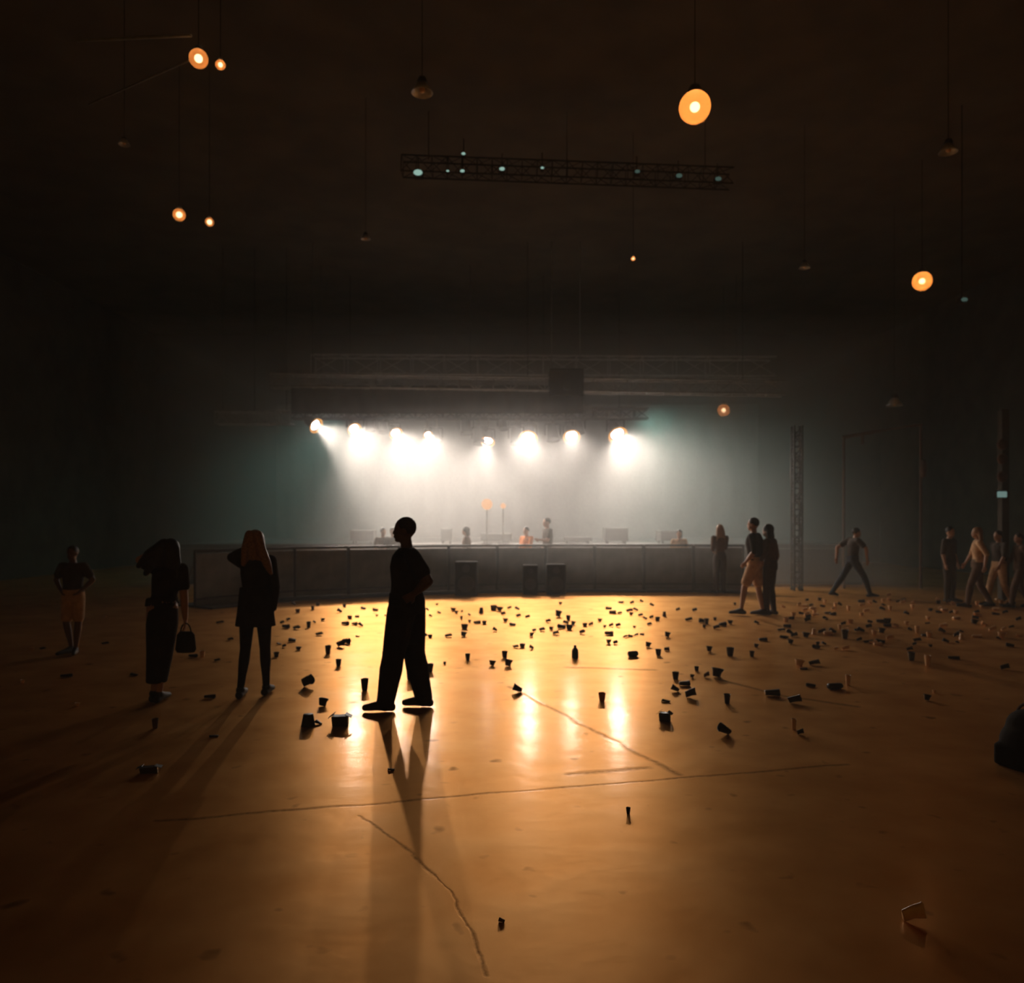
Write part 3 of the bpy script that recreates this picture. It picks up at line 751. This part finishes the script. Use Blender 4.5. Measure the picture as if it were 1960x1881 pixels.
# 4 dim figure far left
person(F(140, 1251), -PI / 2, 1.42, dict(elL=(-.04, .30, 1.20), wrL=(.06, .17, 1.04), elR=(-.04, -.30, 1.20), wrR=(.06, -.17, 1.04), anR=(-.05, -.05, .085), anL=(.05, .07, .085)),
    dict(top='f_dark', legs='f_tan', frac=.5, flare=.012, loose=.014), 'dim figure in light shorts at the far left, hands on hips', vox=0.014, hair='short', skin='skin_dark')
# 5 the couple
person(F(1445, 1178), R(150), 1.80, dict(
    waist=(.0, 0, 1.10), chest=(.02, -.02, 1.30), neck=(.03, -.05, 1.48), head=(.05, -.07, 1.64), elL=(-.05, .26, 1.16), wrL=(.10, .24, .98),
    elR=(-.05, -.32, 1.28), wrR=(-.08, -.42, 1.20), knL=(.16, .09, .52), anL=(.22, .10, .10), toeL=(.38, .12, .04), knR=(-.04, -.09, .50), anR=(-.12, -.09, .085), toeR=(.05, -.10, .03)),
    dict(top='f_black', hem=-.08, sleeve=1, legs='f_tan', frac=.5, flare=.016, loose=.016), 'person in dark top and tan shorts, left half of the embracing couple', vox=0.014, hair='short', bulk=1.12)
person(F(1474, 1177), R(140), 1.68, dict(
    chest=(0, .02, 1.30), neck=(.0, .06, 1.48), head=(.01, .09, 1.64), elL=(-.02, .30, 1.20), wrL=(.02, .38, 1.08), elR=(-.04, -.24, 1.14), wrR=(.06, -.24, .92),
    knL=(.04, .09, .5), anL=(.02, .10, .085), toeL=(.19, .11, .03), anR=(-.04, -.09, .085), toeR=(.12, -.10, .03)),
    dict(top='f_brown', hem=-.04, sleeve=2, legs='f_dark', loose=.01), 'person in brown top and long trousers, right half of the embracing couple', vox=0.014, hair='bob', female=True)
# 6 striding figure
person(F(1632, 1142), R(0), 1.66, dict(
    pelvis=(0, 0, .90), waist=(.01, 0, 1.06), chest=(.02, 0, 1.27), neck=(.06, 0, 1.43), head=(.10, 0, 1.56), shL=(.0, .18, 1.38), shR=(.05, -.18, 1.38),
    elL=(-.28, .22, 1.20), wrL=(-.30, .22, .94), elR=(.22, -.25, 1.18), wrR=(.24, -.25, .92), hipL=(0, .08, .88), hipR=(0, -.08, .88),
    knL=(-.20, .09, .50), anL=(-.46, .09, .12), toeL=(-.36, .10, .03), knR=(.24, -.09, .50), anR=(.38, -.09, .085), toeR=(.54, -.10, .03)),
    dict(top='f_dark', legs='f_denim', loose=.012), 'person in dark t-shirt with bare arms taking a long stride, right of the couple', vox=0.014, hair='short')
# 7 walking group far right
walk = dict(knL=(.16, .09, .50), anL=(.22, .09, .085), toeL=(.38, .10, .04), knR=(-.06, -.09, .48), anR=(-.26, -.09, .12), toeR=(-.12, -.10, .03), elL=(-.12, .24, 1.17), wrL=(-.08, .25, .92), elR=(.08, -.24, 1.17), wrR=(.2, -.24, .96))
walk2 = dict(knR=(.16, -.09, .50), anR=(.22, -.09, .085), toeR=(.38, -.10, .04), knL=(-.06, .09, .48), anL=(-.26, .09, .12), toeL=(-.12, .10, .03), elR=(-.12, -.24, 1.17), wrR=(-.08, -.25, .92), elL=(.08, .24, 1.17), wrL=(.2, .24, .96))
person(F(1872, 1163), R(160), 1.62, walk, dict(top='f_tan', sleeve=1, legs='f_brown', loose=.012), 'person in light top walking at the far right, first of the three walkers', vox=0.016, female=True, hair='long', hair_m='hair_fair')
person(F(1912, 1160), R(190), 1.55, walk2, dict(top='f_dark', sleeve=1, legs='f_tan', loose=.012), 'person in dark top and light trousers, middle one of the three far walkers', vox=0.016, hair='short')
person(F(1952, 1163), R(170), 1.50, walk, dict(top='f_brown', sleeve=2, legs='f_brown', loose=.012), 'person in brown clothes, last of the three far walkers', vox=0.016, hair='short')
person(F(1817, 1152), R(-60), 1.62, {}, dict(top='f_dark', sleeve=1, legs='f_dark'), 'barely visible person in dark clothes standing behind the three walkers', vox=0.018, hair='short')
# 8 pale-haired person at the barrier
person(F(1378, 1136), R(100), 1.66, dict(elL=(.05, .18, 1.16), wrL=(.16, .12, 1.10), elR=(.05, -.18, 1.16), wrR=(.16, -.12, 1.10)), dict(top='f_brown', sleeve=2, legs='f_dark'), 'slim person with fair hair standing at the barrier left of the couple', vox=0.016, hair='long', hair_m='hair_fair', female=True, bulk=.85)
# 9 crew in the pit behind the barrier
person(in_pit(1048, 20.7), R(200), 1.84, dict(elL=(.10, .24, 1.18), wrL=(.28, .18, 1.20)), dict(top='f_dark', legs='f_dark'), 'tallest crew member standing behind the barrier at the centre of the stage', vox=0.018, hair='short')
person(in_pit(1008, 20.6), R(230), 1.60, dict(elL=(.12, .22, 1.18), wrL=(.3, .12, 1.2)), dict(top='f_orange', sleeve=1, legs='f_dark'), 'shorter crew member in orange top behind the barrier, left of the tallest one', vox=0.018, hair='short')
person(in_pit(893, 20.4), R(180), 1.60, dict(), dict(top='f_brown', sleeve=2, legs='f_dark'), 'crew member in profile behind the barrier, right of the standing man', vox=0.018, hair='bob')
person(in_pit(752, 20.2), R(-90), 1.58, dict(), dict(top='f_dark', legs='f_dark'), 'crew member half hidden behind the standing man', vox=0.018, hair='short')
person(in_pit(733, 20.3), R(-60), 1.57, dict(), dict(top='f_brown', legs='f_dark'), 'crew member behind the barrier between the wide case and the standing man', vox=0.018, hair='short')
person(in_pit(1300, 20.3), R(-100), 1.52, dict(), dict(top='f_tan', sleeve=2, legs='f_dark'), 'crew member in a light top at the right end of the barrier line', vox=0.018, hair='short')

# ------------------------------------------------------------------ litter
rnd = random.Random(7)
CUP = [(0, 0.004), (.031, .0), (.033, .004), (.040, .06), (.046, .116), (.0485, .119), (.048, .123), (.0445, .121), (.038, .06), (.030, .010), (0, .010)]
def dent(bm, amp, seed, freq=14):
    for v in bm.verts:
        n_ = noise.noise_vector(v.co * freq + Vector((seed * 3.1, seed, -seed)))
        v.co += n_ * amp
def settle(bm):
    z = min(v.co.z for v in bm.verts); x = (min(v.co.x for v in bm.verts) + max(v.co.x for v in bm.verts)) / 2; y = (min(v.co.y for v in bm.verts) + max(v.co.y for v in bm.verts)) / 2
    for v in bm.verts: v.co -= Vector((x, y, z))
def mesh_from(bm, name, flat=False):
    settle(bm); bm.normal_update(); me = bpy.data.meshes.new(name); bm.to_mesh(me); bm.free()
    dims = [max(v.co[i] for v in me.vertices) - min(v.co[i] for v in me.vertices) for i in range(3)]
    if not flat:
        for p in me.polygons: p.use_smooth = True
    return me, dims
V = {}
def cup_variant(key, rot, amp, seed, squash=None):
    bm = bmesh.new(); lathe(bm, CUP, 18); dent(bm, amp, seed)
    if squash: bmesh.ops.scale(bm, vec=squash, verts=bm.verts)
    bmesh.ops.rotate(bm, matrix=Matrix.Rotation(rot[0], 3, 'X') @ Matrix.Rotation(rot[1], 3, 'Y'), verts=bm.verts)
    V[key] = mesh_from(bm, key)
cup_variant('up', (0, 0), .001, 1)
cup_variant('up2', (0, 0), .004, 2)
cup_variant('flip', (PI, 0), .002, 3)
cup_variant('lie', (R(8), R(88)), .003, 4)
cup_variant('lie2', (R(5), R(-80)), .006, 5)
cup_variant('crush', (R(20), R(70)), .014, 6, (1, .6, .85))
cup_variant('crush2', (R(-15), R(-65)), .016, 9, (.7, 1, .8))
cup_variant('squat', (0, R(10)), .012, 12, (1.1, 1.1, .6))
bm = bmesh.new(); lathe(bm, [(0, .004), (.026, 0), (.033, .008), (.033, .108), (.027, .118), (.027, .121), (.024, .118), (0, .118)], 18); bmesh.ops.rotate(bm, matrix=Matrix.Rotation(R(90), 3, 'Y'), verts=bm.verts); dent(bm, .003, 4); V['can'] = mesh_from(bm, 'can')
bm = bmesh.new(); lathe(bm, [(0, .003), (.030, 0), (.033, .006), (.034, .07), (.033, .12), (.026, .145), (.013, .17), (.012, .20), (.014, .202), (.014, .206), (0, .206)], 18); V['bottle'] = mesh_from(bm, 'bottle')
bm = bmesh.new(); box(bm, (0, 0, .05), (.16, .10, .09)); bmesh.ops.subdivide_edges(bm, edges=bm.edges, cuts=4, use_grid_fill=True); dent(bm, .012, 3, 9)
for a, sx in ((R(35), -1), (R(-25), 1)):
    box(bm, (sx * .085, 0, .10), (.07, .10, .004), rot=Matrix.Rotation(-a, 3, 'Y').to_quaternion().to_euler())
V['carton'] = mesh_from(bm, 'carton', True)
bm = bmesh.new(); bmesh.ops.create_grid(bm, x_segments=10, y_segments=10, size=.06); dent(bm, .022, 8, 16); bmesh.ops.solidify(bm, geom=list(bm.faces), thickness=.0015); V['scrap'] = mesh_from(bm, 'scrap', True)
NAMES = {'can': 'drink_can', 'bottle': 'plastic_bottle', 'carton': 'crushed_carton', 'scrap': 'paper_scrap'}
CATS = {'can': 'can', 'bottle': 'bottle', 'carton': 'carton', 'scrap': 'paper'}
MESHES = {}
def litter(px, py, w, h, key, m, label, group, rz=None):
    me0, dims = V[key]
    if (key, m) not in MESHES:
        me = me0.copy(); me.materials.clear(); me.materials.append(M[m]); MESHES[(key, m)] = me
    base = F(px, py + h * 0.5)
    pxm = FPX / base.y
    # height seen from a low eye: real height plus a little of its depth
    tw = w / pxm
    tilt = EYE / base.y
    th = max(h / pxm - dims[1] * tilt * 0.55, 0.35 * h / pxm)
    o = bpy.data.objects.new(NAMES.get(key, 'plastic_cup'), MESHES[(key, m)]); link(o)
    sx = min(2.4, max(.18, tw / dims[0])); sz = min(2.2, max(.18, th / dims[2])); sy = (sx + sz) / 2
    o.scale = (sx, sy, sz)
    o.location = (base.x, base.y + dims[1] * sy * .35, 0)
    o.rotation_euler = (0, 0, rnd.uniform(-.5, .5) if rz is None else rz)
    return tag(o, label, CATS.get(key, 'cup'), group)

# distinct pieces, each with its own label
D_ = 'cup_dark'; B_ = 'cup_brown'; W_ = 'cup_pale'
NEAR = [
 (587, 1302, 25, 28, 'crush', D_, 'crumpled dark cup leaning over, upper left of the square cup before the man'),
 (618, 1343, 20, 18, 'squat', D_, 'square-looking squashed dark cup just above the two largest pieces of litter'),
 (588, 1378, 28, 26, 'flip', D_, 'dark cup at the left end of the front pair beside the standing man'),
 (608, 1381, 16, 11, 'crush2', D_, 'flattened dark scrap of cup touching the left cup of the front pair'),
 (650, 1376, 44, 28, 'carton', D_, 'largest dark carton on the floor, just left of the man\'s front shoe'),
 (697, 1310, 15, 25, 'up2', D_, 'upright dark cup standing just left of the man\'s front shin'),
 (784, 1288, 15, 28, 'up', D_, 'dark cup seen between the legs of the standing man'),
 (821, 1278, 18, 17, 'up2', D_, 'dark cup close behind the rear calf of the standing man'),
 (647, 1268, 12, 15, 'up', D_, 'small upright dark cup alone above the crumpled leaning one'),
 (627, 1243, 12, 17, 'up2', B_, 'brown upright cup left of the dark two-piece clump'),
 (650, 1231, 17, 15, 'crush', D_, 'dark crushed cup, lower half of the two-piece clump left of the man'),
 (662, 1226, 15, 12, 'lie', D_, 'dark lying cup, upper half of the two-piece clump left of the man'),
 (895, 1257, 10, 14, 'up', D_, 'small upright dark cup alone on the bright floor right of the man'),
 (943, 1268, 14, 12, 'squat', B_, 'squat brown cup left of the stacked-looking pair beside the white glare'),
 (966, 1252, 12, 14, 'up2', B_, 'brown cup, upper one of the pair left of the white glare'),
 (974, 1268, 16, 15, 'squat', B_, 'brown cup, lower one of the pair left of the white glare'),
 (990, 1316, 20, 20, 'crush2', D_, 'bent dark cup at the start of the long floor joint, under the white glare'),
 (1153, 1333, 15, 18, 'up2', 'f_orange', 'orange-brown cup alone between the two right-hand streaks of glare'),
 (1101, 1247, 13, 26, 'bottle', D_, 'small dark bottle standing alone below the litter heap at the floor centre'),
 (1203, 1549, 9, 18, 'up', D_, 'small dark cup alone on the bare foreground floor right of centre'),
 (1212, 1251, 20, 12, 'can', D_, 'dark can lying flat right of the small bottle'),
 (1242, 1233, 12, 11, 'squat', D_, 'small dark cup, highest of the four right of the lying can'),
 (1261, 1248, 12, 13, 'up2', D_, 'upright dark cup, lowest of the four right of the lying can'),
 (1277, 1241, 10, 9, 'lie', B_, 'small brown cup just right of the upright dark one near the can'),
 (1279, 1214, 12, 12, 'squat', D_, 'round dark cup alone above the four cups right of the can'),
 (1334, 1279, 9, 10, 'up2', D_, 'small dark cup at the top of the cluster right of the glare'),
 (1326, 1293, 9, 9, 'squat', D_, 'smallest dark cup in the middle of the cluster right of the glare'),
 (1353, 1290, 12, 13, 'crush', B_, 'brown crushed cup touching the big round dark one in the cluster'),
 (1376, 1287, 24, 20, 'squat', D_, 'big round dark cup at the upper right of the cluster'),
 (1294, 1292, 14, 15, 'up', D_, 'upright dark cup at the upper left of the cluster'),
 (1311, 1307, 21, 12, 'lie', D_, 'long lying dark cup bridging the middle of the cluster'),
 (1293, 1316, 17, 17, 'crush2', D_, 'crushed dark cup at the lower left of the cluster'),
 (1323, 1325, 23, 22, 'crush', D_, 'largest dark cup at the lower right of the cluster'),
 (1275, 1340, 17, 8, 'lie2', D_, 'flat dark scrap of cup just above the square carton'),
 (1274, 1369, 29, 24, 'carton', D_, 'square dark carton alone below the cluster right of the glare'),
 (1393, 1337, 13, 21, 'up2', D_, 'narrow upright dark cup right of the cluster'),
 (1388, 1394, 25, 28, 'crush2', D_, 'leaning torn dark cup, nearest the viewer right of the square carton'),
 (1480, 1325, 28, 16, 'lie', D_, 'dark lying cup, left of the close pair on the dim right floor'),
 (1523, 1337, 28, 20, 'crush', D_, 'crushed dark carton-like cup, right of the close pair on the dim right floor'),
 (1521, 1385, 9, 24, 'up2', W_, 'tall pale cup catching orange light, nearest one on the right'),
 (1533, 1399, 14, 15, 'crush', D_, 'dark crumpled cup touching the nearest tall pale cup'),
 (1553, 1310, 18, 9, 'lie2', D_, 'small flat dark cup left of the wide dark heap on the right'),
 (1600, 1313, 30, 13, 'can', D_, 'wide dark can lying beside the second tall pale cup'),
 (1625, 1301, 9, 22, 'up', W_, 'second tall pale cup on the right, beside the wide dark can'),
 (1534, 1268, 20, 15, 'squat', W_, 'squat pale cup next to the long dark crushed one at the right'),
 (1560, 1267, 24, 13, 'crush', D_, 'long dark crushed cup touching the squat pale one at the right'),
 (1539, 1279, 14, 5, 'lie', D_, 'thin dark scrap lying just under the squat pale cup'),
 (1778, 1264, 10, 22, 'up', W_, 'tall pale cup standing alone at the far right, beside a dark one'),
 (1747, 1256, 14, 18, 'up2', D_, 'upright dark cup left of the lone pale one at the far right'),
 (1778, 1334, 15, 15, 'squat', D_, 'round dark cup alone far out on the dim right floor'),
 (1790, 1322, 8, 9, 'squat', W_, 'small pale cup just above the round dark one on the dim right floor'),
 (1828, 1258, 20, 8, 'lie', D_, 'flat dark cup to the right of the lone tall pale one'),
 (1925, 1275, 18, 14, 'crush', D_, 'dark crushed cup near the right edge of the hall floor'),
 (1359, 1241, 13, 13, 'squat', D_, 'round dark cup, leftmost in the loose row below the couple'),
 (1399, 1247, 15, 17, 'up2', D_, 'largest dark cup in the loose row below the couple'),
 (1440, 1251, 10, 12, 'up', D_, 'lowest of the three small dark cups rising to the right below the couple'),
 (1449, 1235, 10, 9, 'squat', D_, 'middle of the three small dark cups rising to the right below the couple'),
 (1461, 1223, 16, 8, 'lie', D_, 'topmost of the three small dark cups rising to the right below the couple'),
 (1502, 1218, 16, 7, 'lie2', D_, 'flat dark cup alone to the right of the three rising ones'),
 (400, 1332, 20, 10, 'lie', D_, 'flat dark cup between the two women on the dim left floor'),
 (386, 1251, 10, 13, 'up2', W_, 'pale cup behind the two women on the dim left floor'),
 (368, 1254, 16, 8, 'lie', D_, 'dark cup lying left of the pale one behind the two women'),
 (283, 1470, 46, 20, 'carton', D_, 'wide dark carton on the shadowed floor in front of the woman with the bag'),
 (147, 1347, 10, 10, 'squat', W_, 'small pale cup alone on the shadowed floor at the left'),
 (295, 1384, 12, 22, 'up2', 'cup_brown', 'brown cup standing just in front of the feet of the woman with the bag'),
 (42, 1303, 9, 9, 'squat', W_, 'small pale cup near the left edge of the hall floor'),
 (125, 1292, 20, 8, 'lie', D_, 'flat dark cup right of the pale one near the left edge'),
 (408, 1408, 18, 6, 'lie2', D_, 'flat dark scrap in front of the fair-haired woman\'s left foot'),
 (1753, 1745, 46, 52, 'crush', W_, 'large crushed pale cup alone in the dark lower right foreground'),
 (748, 1473, 14, 5, 'lie2', D_, 'flat dark scrap lying in the shadow of the standing man'),
 (960, 1762, 12, 8, 'lie2', B_, 'tiny brown scrap at the bottom centre of the foreground floor'),
]
for a in NEAR: litter(*a, None)
FAR = """562 1154 8 8;569 1169 10 8;598 1163 7 8;608 1156 9 7;649 1167 10 10;659 1159 7 7;695 1163 10 6;718 1166 11 7;721 1177 5 4;738 1177 6 5;551 1184 9 6;539 1190 9 7;546 1198 14 9;
566 1200 15 9;590 1195 9 12;601 1189 6 6;618 1185 9 6;669 1181 10 7;683 1179 8 5;660 1192 14 8;678 1193 11 7;690 1194 9 9;610 1212 15 8;558 1224 15 9;571 1240 12 8;543 1235 8 8;533 1231 9 6;528 1252 12 10;684 1217 8 4;
818 1165 6 6;824 1177 6 6;836 1156 5 5;840 1171 8 6;868 1166 12 8;874 1171 8 7;884 1169 5 5;898 1175 6 6;883 1182 5 7;921 1168 9 12;945 1163 14 10;957 1165 14 10;963 1173 10 8;975 1162 10 6;990 1163 9 7;992 1177 10 8;
1010 1179 10 7;968 1186 11 8;981 1194 12 7;899 1188 7 6;913 1190 13 7;927 1191 10 7;889 1199 14 10;888 1213 13 10;811 1215 13 9;823 1217 9 7;858 1215 15 8;947 1203 9 10;1022 1205 9 7;1018 1214 9 9;1037 1203 12 9;1049 1187 11 8;
987 1236 12 7;1000 1235 12 8;1017 1237 9 10;851 1268 6 6;1073 1154 8 6;1070 1174 14 14;1088 1182 9 10;1083 1190 12 8;1098 1192 10 9;1075 1198 16 10;1090 1200 14 10;1056 1202 10 8;1064 1210 14 9;1120 1195 10 7;1131 1193 10 8;
1114 1208 12 10;1149 1186 10 7;1158 1198 7 6;1170 1195 10 8;1183 1195 10 9;1166 1211 16 9;1166 1227 11 10;1178 1228 10 9;1165 1163 13 6;1173 1171 14 8;1186 1172 10 6;1205 1167 14 8;1209 1174 8 7;1217 1165 10 7;1226 1176 10 7;
1235 1182 9 6;1247 1180 9 7;1259 1184 10 8;1272 1175 8 10;1189 1152 10 5;1210 1152 9 7;1228 1149 7 6;1248 1156 9 7;1243 1193 10 7;1215 1199 7 5;1197 1217 10 6;1207 1216 10 6;1218 1214 10 6;1229 1213 8 5;1298 1165 9 7;
1330 1166 10 8;1319 1184 16 8;1346 1187 16 10;1353 1189 10 12;1349 1198 8 8;1372 1199 14 10;1384 1194 14 9;1399 1190 12 9;1369 1184 7 6;1407 1155 6 5;1449 1190 10 8;1553 1157 9 6;1547 1184 14 12;1581 1182 11 8;1508 1197 14 8;
1574 1207 18 11;1595 1206 14 12;1619 1214 14 18;1566 1231 9 8;1578 1230 9 8;1664 1227 22 8;1686 1226 18 9;1743 1203 8 8;1805 1205 12 12;1834 1228 8 6;1841 1207 8 6;1913 1220 9 8;1751 1231 8 8;1782 1235 8 6;1640 1205 8 7;1664 1197 12 10;
1690 1188 20 9;1700 1196 14 8;1776 1192 10 5;1650 1150 12 7;1720 1150 9 6;1870 1170 14 8;1925 1170 12 8;420 1190 16 6;440 1222 12 7;330 1200 12 5;255 1290 16 7;470 1182 10 5;495 1190 9 6;415 1262 12 7;80 1240 12 6;200 1230 14 6"""
PALE = """1530 1155 8 8;1559 1208 9 12;1608 1199 7 10;1601 1240 8 8;1676 1210 12 11;1716 1196 10 7;1757 1204 8 15;1842 1218 9 12;1778 1182 10 8;1702 1137 9 8;1705 1163 8 9;1748 1160 8 9;1880 1160 9 6;1832 1182 14 7;1828 1145 8 8;1580 1150 7 8;
1625 1163 7 10;1600 1158 7 11;1650 1175 8 7;1560 1170 8 7;1500 1160 8 6;1800 1163 7 6;1930 1150 9 9;1950 1215 8 6;200 1180 9 6;60 1240 8 5;455 1178 8 5"""
def zone(px, py):
    a, b = zone_(px, py)
    row = 'farthest row' if py < 1170 else 'far rows' if py < 1190 else 'middle rows' if py < 1212 else 'nearer rows'
    if px >= 1640: b += ', ' + ('left third' if px < 1745 else 'middle third' if px < 1850 else 'right third'); a = a.replace('right of the striding person', ('right of the striding person' if px < 1745 else 'left of the three walkers' if px < 1850 else 'at the three walkers\' feet'))
    if px >= 470: a += ', ' + row; b += ', ' + row
    return a, b
def zone_(px, py):
    if px < 470: return ('small cup in the thin litter on the shadowed left floor', 'litter on the shadowed left floor')
    if px < 750: return ('small dark cup among litter between the fair-haired woman and the man', 'litter between the woman and the man')
    if px < 1030: return ('small brown cup among litter just right of the standing man', 'litter right of the standing man')
    if px < 1140 and py < 1215: return ('small dark cup heaped with others at the bright floor\'s middle', 'heap of litter at the floor centre')
    if px < 1300: return ('small brown cup in the bright litter right of the central heap', 'litter right of the central heap')
    if px < 1425: return ('small dark cup in the broken row just left of the couple\'s feet', 'litter left of the couple')
    if px < 1640: return ('small dark cup in litter between couple and striding person', 'litter between the couple and the striding person')
    return ('small dark cup in dim litter right of the striding person', 'litter right of the striding person')
keys = ['up', 'up2', 'flip', 'squat', 'lie', 'lie2', 'crush', 'crush2', 'squat']
occupied = [(a[0], a[1]) for a in NEAR]
def far_item(px, py, w, h, pale=False):
    asp = w / h
    key = rnd.choice(['lie', 'lie2', 'crush']) if asp > 1.5 else rnd.choice(['up', 'up2', 'flip']) if asp < .85 else rnd.choice(['squat', 'crush', 'crush2', 'up2'])
    lb, gr = zone(px, py)
    if pale:
        lb = lb.replace('small dark cup', 'small pale cup').replace('small brown cup', 'small pale cup').replace('small cup', 'small pale cup'); gr = 'pale ' + gr
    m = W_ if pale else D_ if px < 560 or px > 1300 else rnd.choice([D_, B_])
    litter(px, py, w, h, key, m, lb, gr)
    occupied.append((px, py))
for s in FAR.replace('\n', '').split(';'): far_item(*map(int, s.split()))
for s in PALE.replace('\n', '').split(';'): far_item(*map(int, s.split()), pale=True)
# the dense carpet of cups beyond the couple
tries = 0; made = 0
while made < 85 and tries < 3000:
    tries += 1
    px = rnd.uniform(1495, 1955); py = 1146 + 95 * rnd.random() ** 1.7
    if any(abs(px - a) < 8 and abs(py - b) < 4 for a, b in occupied): continue
    if 1590 < px < 1672 and py < 1150: continue
    k = (py - HY) / 190.0
    far_item(px, py, rnd.uniform(9, 15) * k, rnd.uniform(6, 11) * k, pale=rnd.random() < .38)
    made += 1

# dark bag at the right edge
c = F(1972, 1472)
t = empty('duffel_bag', c, R(20), 'bulky dark bag standing at the right edge of the foreground floor', 'bag')
bm = bmesh.new(); ball(bm, (0, 0, .17), (.13, .22, .17), 20); ball(bm, (.02, 0, .28), (.11, .19, .14), 16); box(bm, (0, 0, .08), (.26, .38, .16), bevel=.02)
obj('body', fuse(bm, .012, 5), M['black'], t)
bm = bmesh.new()
for k in range(10):
    a, b2 = PI * k / 10, PI * (k + 1) / 10
    cyl(bm, (.03, .12 * math.cos(a), .36 + .10 * math.sin(a)), (.03, .12 * math.cos(b2), .36 + .10 * math.sin(b2)), .011, seg=8)
obj('strap', bm, M['f_brown'], t)
